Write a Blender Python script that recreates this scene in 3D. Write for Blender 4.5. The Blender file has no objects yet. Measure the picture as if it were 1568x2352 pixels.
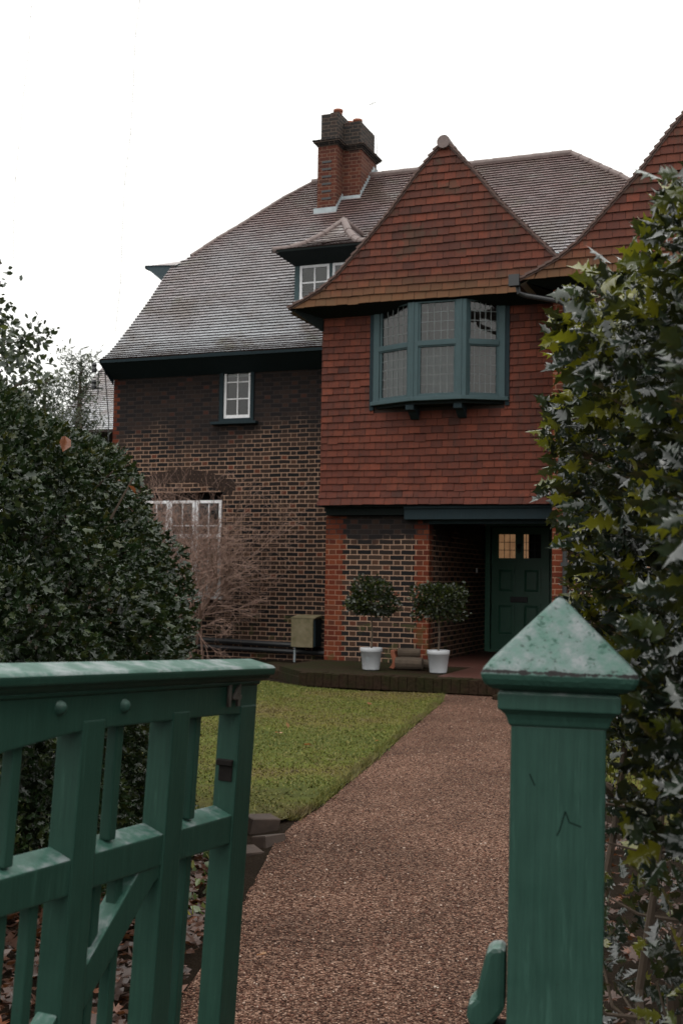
import bpy, bmesh, math, random
import numpy as np
from mathutils import Vector, Matrix
S = bpy.context.scene
COL = S.collection
R = math.radians
# ------------------------------------------------------------------ camera
cam_d = bpy.data.cameras.new("camera"); cam = bpy.data.objects.new("camera", cam_d); COL.objects.link(cam)
S.camera = cam
PITCH = math.atan(149/2700.); ROLL = 0.015
F_ = Vector((0, math.cos(PITCH), math.sin(PITCH))); U0 = Vector((0, -math.sin(PITCH), math.cos(PITCH))); R0 = Vector((1, 0, 0))
Rv = math.cos(ROLL)*R0 + math.sin(ROLL)*U0; Uv = -math.sin(ROLL)*R0 + math.cos(ROLL)*U0
cam.matrix_world = Matrix(((Rv.x, Uv.x, -F_.x, 0), (Rv.y, Uv.y, -F_.y, 0), (Rv.z, Uv.z, -F_.z, 1.42), (0, 0, 0, 1)))
cam_d.sensor_fit = 'VERTICAL'; cam_d.sensor_height = 36; cam_d.lens = 2700/2352*36
cam_d.clip_start = 0.05; cam_d.clip_end = 600
cam_d.dof.use_dof = True; cam_d.dof.focus_distance = 4.6; cam_d.dof.aperture_fstop = 8.0
# ------------------------------------------------------------------ light
SUN_EL, SUN_AZ = 55, 200
w = bpy.data.worlds.new("World"); S.world = w; w.use_nodes = True
nt = w.node_tree; nt.nodes.clear()
out = nt.nodes.new('ShaderNodeOutputWorld'); bg = nt.nodes.new('ShaderNodeBackground')
sky = nt.nodes.new('ShaderNodeTexSky'); sky.sky_type = 'NISHITA'; sky.sun_disc = False
sky.sun_elevation = R(SUN_EL); sky.sun_rotation = R(SUN_AZ); sky.dust_density = 6; sky.air_density = 1.0
hs = nt.nodes.new('ShaderNodeHueSaturation'); hs.inputs['Saturation'].default_value = 0.25
mx = nt.nodes.new('ShaderNodeMix'); mx.data_type = 'RGBA'; mx.inputs[0].default_value = 0.9
tcw = nt.nodes.new('ShaderNodeTexCoord'); sx = nt.nodes.new('ShaderNodeSeparateXYZ'); nt.links.new(tcw.outputs['Generated'], sx.inputs[0])
mr = nt.nodes.new('ShaderNodeMapRange'); nt.links.new(sx.outputs[2], mr.inputs[0])      # overcast sky: brighter towards the zenith
mr.inputs[1].default_value = 0; mr.inputs[2].default_value = 1; mr.inputs[3].default_value = 1.; mr.inputs[4].default_value = 2.6
vm = nt.nodes.new('ShaderNodeVectorMath'); vm.operation = 'SCALE'; vm.inputs[0].default_value = (9.1, 9.1, 8.8); nt.links.new(mr.outputs[0], vm.inputs[3])
nt.links.new(vm.outputs[0], mx.inputs[7])
nt.links.new(sky.outputs[0], hs.inputs['Color']); nt.links.new(hs.outputs[0], mx.inputs[6])
nt.links.new(mx.outputs[2], bg.inputs[0]); bg.inputs[1].default_value = 0.12
nt.links.new(bg.outputs[0], out.inputs[0])
sd = bpy.data.lights.new("sun", 'SUN'); sd.energy = 0.5; sd.angle = R(25); sd.color = (1, .97, .92)
so = bpy.data.objects.new("sun", sd); COL.objects.link(so)
so.rotation_euler = (R(90-SUN_EL), 0, R(180-SUN_AZ)); so.location = (0, 0, 20)
S.view_settings.view_transform = 'Standard'; S.view_settings.look = 'None'
S.view_settings.exposure = 0.0; S.view_settings.gamma = 1.0
S.render.engine = 'CYCLES'

rnd = random.Random(7); NR = np.random.RandomState(5)
# ------------------------------------------------------------------ node helpers
class NB:
    def __init__(s, name):
        s.m = bpy.data.materials.new(name); s.m.use_nodes = True; s.t = s.m.node_tree; s.t.nodes.clear()
        s.out = s.t.nodes.new('ShaderNodeOutputMaterial')
    def n(s, typ, **kw):
        q = s.t.nodes.new(typ)
        for k, v in kw.items(): setattr(q, k, v)
        return q
    def l(s, a, b): s.t.links.new(a, b)
    def math(s, op, a, b=None, c=None, clamp=False):
        q = s.n('ShaderNodeMath', operation=op); q.use_clamp = clamp
        for i, v in enumerate((a, b, c)):
            if v is None: continue
            if hasattr(v, 'links'): s.l(v, q.inputs[i])
            else: q.inputs[i].default_value = v
        return q.outputs[0]
    def mix(s, f, a, b, typ='MIX'):
        q = s.n('ShaderNodeMix', data_type='RGBA', blend_type=typ)
        for i, v in ((0, f), (6, a), (7, b)):
            if hasattr(v, 'links'): s.l(v, q.inputs[i])
            elif i == 0: q.inputs[0].default_value = v
            else: q.inputs[i].default_value = (*v, 1) if len(v) == 3 else v
        return q.outputs[2]
    def ramp(s, f, stops, interp='LINEAR'):
        q = s.n('ShaderNodeValToRGB'); q.color_ramp.interpolation = interp
        e = q.color_ramp.elements
        while len(e) < len(stops): e.new(.5)
        for i, (p, c) in enumerate(stops):
            e[i].position = p; e[i].color = (*c, 1) if hasattr(c, '__len__') else (c, c, c, 1)
        s.l(f, q.inputs[0]); return q.outputs[0]
    def noise(s, scale, detail=4, rough=.55, vec=None, dist=0):
        q = s.n('ShaderNodeTexNoise'); q.inputs['Scale'].default_value = scale; q.inputs['Detail'].default_value = detail
        q.inputs['Roughness'].default_value = rough; q.inputs['Distortion'].default_value = dist
        s.l(vec if vec is not None else s.obj(), q.inputs['Vector']); return q.outputs[0]
    def obj(s):
        if not hasattr(s, '_tc'): s._tc = s.n('ShaderNodeTexCoord')
        return s._tc.outputs['Object']
    def onorm(s):
        s.obj(); return s._tc.outputs['Normal']
    def sep(s, v):
        q = s.n('ShaderNodeSeparateXYZ'); s.l(v, q.inputs[0]); return q.outputs
    def comb(s, x, y, z=0.):
        q = s.n('ShaderNodeCombineXYZ')
        for i, v in enumerate((x, y, z)):
            if hasattr(v, 'links'): s.l(v, q.inputs[i])
            else: q.inputs[i].default_value = v
        return q.outputs[0]
    def attr(s, name='rnd'):
        q = s.n('ShaderNodeAttribute'); q.attribute_name = name; return q.outputs['Fac']
    def bump(s, h, strength=.5, dist=.01):
        q = s.n('ShaderNodeBump'); q.inputs['Strength'].default_value = strength; q.inputs['Distance'].default_value = dist
        s.l(h, q.inputs['Height']); return q.outputs[0]
    def pbr(s, col, rough=.6, bump=None, spec=.5, metal=0., emit=None, es=0.):
        q = s.n('ShaderNodeBsdfPrincipled')
        for k, v in (('Base Color', col), ('Roughness', rough), ('Specular IOR Level', spec), ('Metallic', metal)):
            if hasattr(v, 'links'): s.l(v, q.inputs[k])
            elif k == 'Base Color': q.inputs[k].default_value = (*v, 1)
            else: q.inputs[k].default_value = v
        if bump is not None: s.l(bump, q.inputs['Normal'])
        if emit is not None:
            if hasattr(emit, 'links'): s.l(emit, q.inputs['Emission Color'])
            else: q.inputs['Emission Color'].default_value = (*emit, 1)
            q.inputs['Emission Strength'].default_value = es
        s.bs = q
        s.l(q.outputs[0], s.out.inputs[0]); return q

def simple(name, col, rough=.6, var=.25, scale=6, bump=.15, spec=.5, metal=0.):
    b = NB(name); n = b.noise(scale, 5)
    c = b.mix(n, tuple(v*(1-var) for v in col), tuple(min(1, v*(1+var)) for v in col))
    b.pbr(c, rough, b.bump(n, bump, .005), spec, metal); return b.m

def brick_mat(name, red_lo=None, red_hi=None, red_all=False, shade_soot=None, dark=0.):
    """Flemish bond; object x along the wall (or y on returns), z up; toothed red quoins."""
    b = NB(name); x, y, z = b.sep(b.obj()); nx, ny, nz = b.sep(b.onorm())
    side = b.math('GREATER_THAN', b.math('ABSOLUTE', nx), .6)
    h = b.math('ADD', b.math('MULTIPLY', x, b.math('SUBTRACT', 1., side)), b.math('MULTIPLY', y, side))
    wob = b.math('MULTIPLY', b.math('SUBTRACT', b.noise(2.2, 2), .5), .022)
    wob2 = b.math('MULTIPLY', b.math('SUBTRACT', b.noise(26, 2), .5), .006)
    zz = b.math('ADD', b.math('ADD', z, 20.), b.math('ADD', wob, wob2)); hh = b.math('ADD', b.math('ADD', h, 40.), wob2)
    C_ = .075; P_ = .3375
    row = b.math('FLOOR', b.math('DIVIDE', zz, C_)); fz = b.math('SUBTRACT', zz, b.math('MULTIPLY', row, C_))
    par = b.math('MODULO', row, 2.)
    hs_ = b.math('ADD', hh, b.math('MULTIPLY', par, .16875))
    cell = b.math('FLOOR', b.math('DIVIDE', hs_, P_)); fx = b.math('SUBTRACT', hs_, b.math('MULTIPLY', cell, P_))
    head = b.math('GREATER_THAN', fx, .2275)
    dx = b.math('MINIMUM', b.math('MINIMUM', fx, b.math('SUBTRACT', P_, fx)), b.math('ABSOLUTE', b.math('SUBTRACT', fx, .2275)))
    dz = b.math('MINIMUM', fz, b.math('SUBTRACT', C_, fz))
    d = b.math('MINIMUM', dx, dz)
    brick = b.math('SMOOTH_MIN', 1., b.math('DIVIDE', b.math('SUBTRACT', d, .0045), .0035), .1)
    brick = b.math('MAXIMUM', brick, 0., clamp=True)
    wn = b.n('ShaderNodeTexWhiteNoise', noise_dimensions='3D')
    b.l(b.comb(b.math('ADD', b.math('MULTIPLY', cell, 2.), head), row, side), wn.inputs['Vector'])
    r = wn.outputs['Value']
    rc = b.sep(wn.outputs['Color'])
    stre = b.ramp(r, [(0, (.008, .008, .009)), (.45, (.014, .012, .012)), (.75, (.026, .018, .015)), (1, (.05, .03, .022))])
    hea = b.ramp(r, [(0, (.022, .015, .012)), (.5, (.042, .025, .018)), (.85, (.065, .032, .02)), (1, (.11, .033, .02))])
    col = b.mix(head, stre, hea)
    red = b.ramp(r, [(0, (.075, .017, .01)), (.5, (.12, .026, .012)), (.85, (.15, .04, .018)), (1, (.06, .02, .013))])
    m = None
    if red_all: m = 1.
    else:
        off = b.math('MULTIPLY', par, .055)
        for lo, q in ((1, red_lo), (0, red_hi)):
            if q is None: continue
            k = b.math('LESS_THAN', x, b.math('ADD', off, q)) if lo else b.math('GREATER_THAN', x, b.math('SUBTRACT', q, off))
            m = k if m is None else b.math('MAXIMUM', m, k)
    if m is not None and not red_all: m = b.math('MULTIPLY', m, b.math('MAXIMUM', b.math('SUBTRACT', 1., side), b.math('MULTIPLY', b.math('LESS_THAN', y, b.math('ADD', .33, b.math('MULTIPLY', par, .09))), 1. if red_hi else 0.)))
    if m is not None: col = b.mix(m, col, red)
    grain = b.noise(60, 4); col = b.mix(.35, col, b.mix(grain, (.3, .3, .3), (1, 1, 1)), 'MULTIPLY')
    blot = b.noise(1.3, 5, .6)
    mort = b.mix(blot, (.2, .12, .085), (.40, .26, .185))
    if m is not None: mort = b.mix(b.math('MULTIPLY', m, .6) if not red_all else .6, mort, (.15, .06, .035))
    if shade_soot:                       # shade under eaves and jetty painted into the colour, over blackened pointing
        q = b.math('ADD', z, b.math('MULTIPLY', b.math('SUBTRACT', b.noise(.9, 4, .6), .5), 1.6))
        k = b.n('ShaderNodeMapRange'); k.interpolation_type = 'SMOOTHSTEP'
        b.l(q, k.inputs[0]); k.inputs[1].default_value = shade_soot[0]; k.inputs[2].default_value = shade_soot[1]
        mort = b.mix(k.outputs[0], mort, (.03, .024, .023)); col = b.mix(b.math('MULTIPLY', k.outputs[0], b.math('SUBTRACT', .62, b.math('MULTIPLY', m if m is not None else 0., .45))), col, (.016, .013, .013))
    if dark: col = b.mix(.75*dark, col, (.03, .028, .027)); mort = b.mix(.8*dark, mort, (.045, .042, .038))
    c = b.mix(brick, mort, col)
    moss = b.math('MULTIPLY', b.math('GREATER_THAN', b.noise(3.2, 6, .7), .58), b.math('LESS_THAN', z, .75))
    c = b.mix(b.math('MULTIPLY', moss, .45), c, (.045, .055, .018))
    hgt = b.math('ADD', b.math('MULTIPLY', brick, 1.), b.math('MULTIPLY', grain, .35))
    b.pbr(c, .85, b.bump(hgt, .7, .006), .12)
    return b.m

def tile_mat(name, stops, rough=.6, spec=.4, lichen=None, moss=None, sheen=False):
    b = NB(name); r = b.attr(); n1 = b.noise(3, 5, .65); n2 = b.noise(35, 4, .6)
    c = b.ramp(r, stops)
    sm = b.n('ShaderNodeMapping'); b.l(b.obj(), sm.inputs[0]); sm.inputs['Scale'].default_value = (7, 7, .7)
    c = b.mix(b.ramp(b.noise(1., 5, .7, sm.outputs[0]), [(.5, 0.), (.72, .55)]), c, (.03, .02, .016))     # rain streaks
    c = b.mix(.55, c, b.ramp(n1, [(.25, (.45, .45, .45)), (.7, (1.15, 1.1, 1.1))]), 'MULTIPLY')
    c = b.mix(.5, c, b.ramp(n2, [(.3, (.55, .55, .55)), (.65, (1.2, 1.2, 1.2))]), 'MULTIPLY')
    if lichen:
        k = b.ramp(b.noise(lichen[1], 6, .7), [(lichen[0], 0.), (lichen[0]+.06, 1.)])
        c = b.mix(b.math('MULTIPLY', k, .55), c, lichen[2])
    if moss:                       # algae along the bottom courses
        z = b.sep(b.obj())[2]
        q = b.n('ShaderNodeMapRange'); b.l(b.math('ADD', z, b.math('MULTIPLY', b.noise(1.6, 4), .35)), q.inputs[0])
        q.inputs[1].default_value = moss[0]; q.inputs[2].default_value = moss[1]; q.inputs[3].default_value = .8; q.inputs[4].default_value = 0.
        c = b.mix(q.outputs[0], c, moss[2])
    if sheen:                      # grey lichen bloom plus sky sheen painted into the colour, on the lower slopes
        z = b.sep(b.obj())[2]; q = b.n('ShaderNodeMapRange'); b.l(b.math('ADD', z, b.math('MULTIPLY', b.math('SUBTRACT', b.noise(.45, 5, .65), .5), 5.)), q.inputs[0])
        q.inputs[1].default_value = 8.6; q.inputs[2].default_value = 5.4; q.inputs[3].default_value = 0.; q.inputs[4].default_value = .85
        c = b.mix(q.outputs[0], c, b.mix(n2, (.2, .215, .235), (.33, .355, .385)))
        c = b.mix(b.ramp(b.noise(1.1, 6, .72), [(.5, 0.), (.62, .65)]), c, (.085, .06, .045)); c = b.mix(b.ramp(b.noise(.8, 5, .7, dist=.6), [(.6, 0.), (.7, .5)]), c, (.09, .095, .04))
    b.pbr(c, b.ramp(n2, [(.2, rough-.1), (.8, rough+.12)]), b.bump(n2, .3, .004), spec); return b.m

def paint_mat(name, col, rough=.42, top=None, chip=(.02, .018, .015), amt=.5, spec=.45):
    b = NB(name); n = b.noise(9, 5, .6); f = b.noise(70, 3)
    c = b.mix(n, tuple(v*.78 for v in col), tuple(v*1.2 for v in col))
    # drips and scuffs run down the timber
    sc = b.n('ShaderNodeMapping'); b.l(b.obj(), sc.inputs[0]); sc.inputs['Scale'].default_value = (60, 60, 5)
    st = b.noise(1., 4, .7, sc.outputs[0])
    c = b.mix(b.ramp(st, [(.58, 0.), (.72, .35)]), c, tuple(min(1, v*2.2+.01) for v in col))
    g2 = b.n('ShaderNodeMapping'); b.l(b.obj(), g2.inputs[0]); g2.inputs['Scale'].default_value = (160, 160, 7); gr = b.noise(1., 5, .75, g2.outputs[0])
    c = b.mix(.45, c, b.ramp(gr, [(.3, .62), (.7, 1.35)]), 'MULTIPLY')
    chips = b.ramp(b.noise(24, 5, .7), [(.70, 0.), (.735, 1.)])
    c = b.mix(b.math('MULTIPLY', chips, amt), c, chip)
    rr = b.ramp(n, [(.3, rough-.08), (.7, rough+.12)])
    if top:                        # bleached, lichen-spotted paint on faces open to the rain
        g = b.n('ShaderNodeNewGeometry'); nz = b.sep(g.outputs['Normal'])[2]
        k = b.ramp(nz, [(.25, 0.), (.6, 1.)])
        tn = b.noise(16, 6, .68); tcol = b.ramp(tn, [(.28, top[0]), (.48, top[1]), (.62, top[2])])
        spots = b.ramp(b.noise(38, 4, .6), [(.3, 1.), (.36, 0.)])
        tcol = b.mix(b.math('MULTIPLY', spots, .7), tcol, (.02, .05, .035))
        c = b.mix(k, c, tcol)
    b.pbr(c, rr, b.bump(b.math('ADD', b.math('ADD', b.math('MULTIPLY', n, .5), b.math('MULTIPLY', gr, .5)), b.math('MULTIPLY', f, .2)), .3, .004), spec); return b.m

M = {}
M['pier'] = brick_mat('brick_pier', red_lo=.27, red_hi=1.43, shade_soot=(1.75, 2.0))
M['lwall'] = brick_mat('brick_left', red_lo=-4.90, shade_soot=(3.3, 4.1))
M['wing'] = brick_mat('brick_wing', red_lo=3.72, shade_soot=(6, 7))
M['redbrick'] = brick_mat('brick_red', red_all=True)
M['sootbrick'] = brick_mat('brick_soot', dark=1.)
M['chimbrick'] = brick_mat('brick_chimney', red_all=True, dark=.5)
M['hang'] = tile_mat('hung_tile', [(0, (.04, .014, .010)), (.3, (.078, .020, .012)), (.6, (.105, .026, .014)), (.85, (.14, .034, .017)), (1, (.07, .032, .023))], .7, .2)
M['gable'] = tile_mat('gable_tile', [(0, (.045, .018, .013)), (.3, (.08, .024, .016)), (.6, (.105, .031, .018)), (.85, (.15, .037, .02)), (1, (.06, .033, .025))], .7, .2,
                      lichen=(.56, 2.2, (.05, .033, .021)), moss=(5.45, 5.95, (.12, .064, .027)))
M['roof'] = tile_mat('roof_tile', [(0, (.085, .05, .047)), (.35, (.12, .07, .066)), (.7, (.15, .09, .086)), (.9, (.19, .14, .135)), (1, (.1, .08, .085))], .36, 1.,
                     lichen=(.62, 1.6, (.2, .2, .19)), moss=(5.05, 5.45, (.085, .08, .04)), sheen=True)
M['tile_edge'] = simple('dirty_tile_edge', (.022, .012, .01), .9, .4, 12, .3, .1)
M['ridge'] = simple('ridge_tile', (.12, .085, .078), .6, .5, 14, .5)
M['verge'] = simple('verge_tile', (.075, .04, .032), .7, .5, 18, .6)
M['under'] = simple('underlay', (.03, .018, .015), .9)
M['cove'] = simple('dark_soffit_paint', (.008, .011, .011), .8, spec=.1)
M['teal'] = paint_mat('teal_paint', (.042, .07, .077), .6, amt=.2, spec=.2)
M['tealdark'] = paint_mat('beam_paint', (.014, .024, .029), .7, amt=.3, spec=.12)
M['tealmid'] = paint_mat('dull_teal_paint', (.05, .09, .1), .6, amt=.3)
M['archbrick'] = simple('sooty_arch_brick', (.032, .021, .017), .9, .5, 30, .5, .1)
M['white'] = paint_mat('white_paint', (.66, .66, .68), .45, chip=(.3, .28, .25), amt=.3)
M['lead'] = simple('lead_sheet', (.27, .31, .33), .45, .4, 9, .4)
M['black'] = simple('black_iron', (.015, .016, .018), .45, .3)
M['doorgreen'] = paint_mat('door_paint', (.045, .14, .095), .38, amt=.1)
M['doorgreen_dark'] = simple('dark_green_groove', (.006, .016, .012), .8, spec=.1)
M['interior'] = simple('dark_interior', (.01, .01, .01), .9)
M['curtain'] = simple('net_curtain', (.07, .085, .09), .9, .3, 8)
M['blind'] = simple('white_blind', (.6, .62, .64), .8, .1, 20)
M['leadcame'] = simple('lead_came', (.11, .125, .125), .6)
M['terracotta'] = simple('terracotta', (.22, .07, .035), .8, .3)
M['quarry'] = simple('quarry_tile', (.055, .017, .011), .55, .5, 9, .3)
M['slab'] = simple('mossy_brick_edge', (.025, .019, .012), .85, .7, 12, .8)
b = NB('window_glass')
tr = b.n('ShaderNodeBsdfTransparent'); gl = b.n('ShaderNodeBsdfGlossy'); gl.inputs['Roughness'].default_value = .03
gn = b.bump(b.noise(3, 2), .12, .02); b.l(gn, gl.inputs['Normal'])
fr = b.n('ShaderNodeFresnel'); fr.inputs[0].default_value = 1.5; ms = b.n('ShaderNodeMixShader')
tr.inputs[0].default_value = (.7, .76, .75, 1)
b.l(b.math('ADD', b.math('MULTIPLY', fr.outputs[0], 1.0), .03, clamp=True), ms.inputs[0]); b.l(tr.outputs[0], ms.inputs[1]); b.l(gl.outputs[0], ms.inputs[2]); b.l(ms.outputs[0], b.out.inputs[0])
M['glass'] = b.m
b = NB('lit_glass'); x, y, z = b.sep(b.obj())
b.pbr((.1, .06, .03), .25, None, .5, emit=b.mix(b.noise(7, 3), (.16, .07, .03), (.52, .3, .15)), es=.5); M['lit'] = b.m
TOPG = ((.045, .11, .085), (.1, .165, .14), (.27, .29, .29))
M['gate'] = paint_mat('gate_green', (.017, .048, .035), .42, top=((.018, .06, .044), (.04, .10, .078), (.17, .2, .2)), amt=.35, spec=.16)
M['post'] = paint_mat('post_green', (.021, .056, .043), .42, top=TOPG, amt=.5, spec=.18)
b = NB('cap_paint'); cz = b.sep(b.obj())[2]; n1 = b.noise(19, 7, .72); n2 = b.noise(95, 5, .65); n3 = b.noise(55, 5, .7)
c = b.ramp(n1, [(.33, (.03, .085, .062)), (.44, (.075, .14, .118)), (.54, (.105, .15, .14)), (.66, (.18, .2, .205))])
c = b.mix(b.ramp(n3, [(.36, .9), (.42, 0.)]), c, (.012, .05, .034)); c = b.mix(b.ramp(n2, [(.34, .8), (.39, 0.)]), c, (.02, .03, .025))
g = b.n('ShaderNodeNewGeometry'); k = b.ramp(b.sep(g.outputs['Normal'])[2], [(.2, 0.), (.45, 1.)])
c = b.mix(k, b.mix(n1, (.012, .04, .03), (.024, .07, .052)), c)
ed = b.math('SUBTRACT', 1., b.math('MULTIPLY', b.math('ABSOLUTE', b.math('SUBTRACT', cz, 1.281)), 75.), clamp=True)     # flaked paint along the nosing
c = b.mix(b.ramp(b.math('MULTIPLY', ed, b.noise(34, 5, .75)), [(.40, 0.), (.44, 1.)]), c, (.013, .011, .011))
b.pbr(c, .6, b.bump(b.math('ADD', n1, n2), .5, .006), .2); M['cap'] = b.m
M['digit'] = simple('old_bronze', (.06, .052, .045), .5, .4, 30, .3, .3)
M['rust'] = simple('rusty_iron', (.012, .010, .009), .8, .5, 30, .3, .1)
M['stone'] = simple('dead_leaf_brown', (.2, .07, .03), .6)

# ------------------------------------------------------------------ mesh helpers
class MB:
    def __init__(s): s.v = []; s.f = []; s.r = []; s.fm = []
    def add(s, vs, fs, r=0., m=0):
        o = len(s.v); s.v += [tuple(q) for q in vs]; s.f += [tuple(i+o for i in f) for f in fs]
        s.r += [r]*len(vs); s.fm += [m]*len(fs); return s
    def box(s, a, b_, r=0., m=0):
        (x0, y0, z0), (x1, y1, z1) = a, b_
        vs = [(x0, y0, z0), (x1, y0, z0), (x1, y1, z0), (x0, y1, z0), (x0, y0, z1), (x1, y0, z1), (x1, y1, z1), (x0, y1, z1)]
        return s.add(vs, [(0, 3, 2, 1), (4, 5, 6, 7), (0, 1, 5, 4), (1, 2, 6, 5), (2, 3, 7, 6), (3, 0, 4, 7)], r, m)
    def prism(s, poly, a, b_, axis='y', r=0., m=0):
        """poly in the plane across axis, extruded from a to b_"""
        f = {'y': lambda p, t: (p[0], t, p[1]), 'x': lambda p, t: (t, p[0], p[1]), 'z': lambda p, t: (p[0], p[1], t)}[axis]
        n = len(poly); vs = [f(p, a) for p in poly]+[f(p, b_) for p in poly]
        fs = [tuple(range(n))[::-1], tuple(range(n, 2*n))]+[(i, (i+1) % n, (i+1) % n+n, i+n) for i in range(n)]
        return s.add(vs, fs, r, m)
    def bar(s, p, q, wd, th, up=(0, 0, 1), r=0., m=0):
        p = Vector(p); q = Vector(q); d = (q-p).normalized(); u = Vector(up); sx = d.cross(u)
        if sx.length < 1e-4: sx = d.cross(Vector((1, 0, 0)))
        sx.normalize(); uy = sx.cross(d); sx *= wd/2; uy *= th/2
        vs = [p-sx-uy, p+sx-uy, p+sx+uy, p-sx+uy, q-sx-uy, q+sx-uy, q+sx+uy, q-sx+uy]
        return s.add(vs, [(0, 3, 2, 1), (4, 5, 6, 7), (0, 1, 5, 4), (1, 2, 6, 5), (2, 3, 7, 6), (3, 0, 4, 7)], r, m)
    def tube(s, pts, rad, seg=8, r=0., m=0, cap=True):
        pts = [Vector(p) for p in pts]; n = len(pts)
        if not hasattr(rad, '__len__'): rad = [rad]*n
        vs = []; fs = []; prev = None
        for i, p in enumerate(pts):
            d = (pts[min(i+1, n-1)]-pts[max(i-1, 0)]).normalized()
            a = prev if prev is not None else (Vector((0, 0, 1)) if abs(d.z) < .9 else Vector((1, 0, 0)))
            a = (a-d*a.dot(d)).normalized(); prev = a; c = d.cross(a)
            for k in range(seg):
                t = 2*math.pi*k/seg; vs.append(p+(a*math.cos(t)+c*math.sin(t))*rad[i])
        for i in range(n-1):
            for k in range(seg): fs.append((i*seg+k, i*seg+(k+1) % seg, (i+1)*seg+(k+1) % seg, (i+1)*seg+k))
        if cap: fs += [tuple(range(seg))[::-1], tuple(range((n-1)*seg, n*seg))]
        return s.add(vs, fs, r, m)
    def lathe(s, prof, c=(0, 0, 0), seg=24, r=0., m=0):
        vs = []; fs = []; n = len(prof)
        for (q, z) in prof:
            for k in range(seg):
                t = 2*math.pi*k/seg; vs.append((c[0]+q*math.cos(t), c[1]+q*math.sin(t), c[2]+z))
        for i in range(n-1):
            for k in range(seg): fs.append((i*seg+k, i*seg+(k+1) % seg, (i+1)*seg+(k+1) % seg, (i+1)*seg+k))
        return s.add(vs, fs, r, m)
    def build(s, name, mat, parent=None, bevel=0., smooth=False, fix=True):
        me = bpy.data.meshes.new(name); me.from_pydata(s.v, [], s.f)
        mats = mat if isinstance(mat, (list, tuple)) else [mat]
        for q in mats: me.materials.append(q)
        if len(mats) > 1: me.polygons.foreach_set('material_index', s.fm)
        at = me.attributes.new('rnd', 'FLOAT', 'POINT'); at.data.foreach_set('value', s.r)
        if fix:
            bm = bmesh.new(); bm.from_mesh(me); bmesh.ops.recalc_face_normals(bm, faces=bm.faces)
            if bevel:
                bmesh.ops.bevel(bm, geom=[e for e in bm.edges if e.calc_face_angle(0) > .5], offset=bevel, segments=2, affect='EDGES', profile=.6)
            bm.to_mesh(me); bm.free()
        if smooth: me.polygons.foreach_set('use_smooth', [True]*len(me.polygons))
        me.update()
        o = bpy.data.objects.new(name, me); COL.objects.link(o)
        if parent: o.parent = parent
        return o

def tag(o, label=None, cat=None, group=None, kind=None):
    for k, v in (('label', label), ('category', cat), ('group', group), ('kind', kind)):
        if v: o[k] = v
    return o
def thing(name, label, cat, loc=(0, 0, 0), rz=0., group=None):
    o = bpy.data.objects.new(name, None); COL.objects.link(o); o.location = loc; o.rotation_euler = (0, 0, rz)
    o.empty_display_size = .2
    return tag(o, label, cat, group)
def np_obj(name, V, Fc, mat, parent=None, rn=None, smooth=False):
    """fast mesh from arrays; Fc is (n,3) or (n,4)"""
    me = bpy.data.meshes.new(name); k = Fc.shape[1]; nf = len(Fc)
    me.vertices.add(len(V)); me.vertices.foreach_set('co', V.astype(np.float32).ravel())
    me.loops.add(nf*k); me.loops.foreach_set('vertex_index', Fc.astype(np.int32).ravel())
    me.polygons.add(nf); me.polygons.foreach_set('loop_start', np.arange(0, nf*k, k, dtype=np.int32))
    try: me.polygons.foreach_set('loop_total', np.full(nf, k, dtype=np.int32))
    except Exception: pass
    me.materials.append(mat)
    if rn is not None:
        at = me.attributes.new('rnd', 'FLOAT', 'POINT'); at.data.foreach_set('value', rn.astype(np.float32))
    if smooth: me.polygons.foreach_set('use_smooth', np.ones(nf, dtype=bool))
    me.update(calc_edges=True)
    o = bpy.data.objects.new(name, me); COL.objects.link(o)
    if parent: o.parent = parent
    return o
def rot_frames(n, dirs, roll):
    """frames whose local y follows dirs and z is rolled about it"""
    y = dirs/np.linalg.norm(dirs, axis=1, keepdims=True)
    a = np.tile(np.array([[0, 0, 1.]]), (n, 1)); bad = np.abs(y[:, 2]) > .95; a[bad] = [1, 0, 0]
    x = np.cross(y, a); x /= np.linalg.norm(x, axis=1, keepdims=True); z = np.cross(x, y)
    c = np.cos(roll)[:, None]; s_ = np.sin(roll)[:, None]
    return x*c+z*s_, y, -x*s_+z*c
def scatter(name, base, tris, pos, dirs, roll, scale, mat, parent=None, rn=None, smooth=False):
    n = len(pos); X, Y, Z = rot_frames(n, dirs, roll)
    V = (base[None, :, 0, None]*X[:, None]+base[None, :, 1, None]*Y[:, None]+base[None, :, 2, None]*Z[:, None])*scale[:, None, None]+pos[:, None]
    nb = len(base); Fc = (tris[None]+(np.arange(n)*nb)[:, None, None]).reshape(-1, tris.shape[1])
    if rn is None: rn = NR.rand(n)
    return np_obj(name, V.reshape(-1, 3), Fc, mat, parent, np.repeat(rn, nb), smooth)
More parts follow.
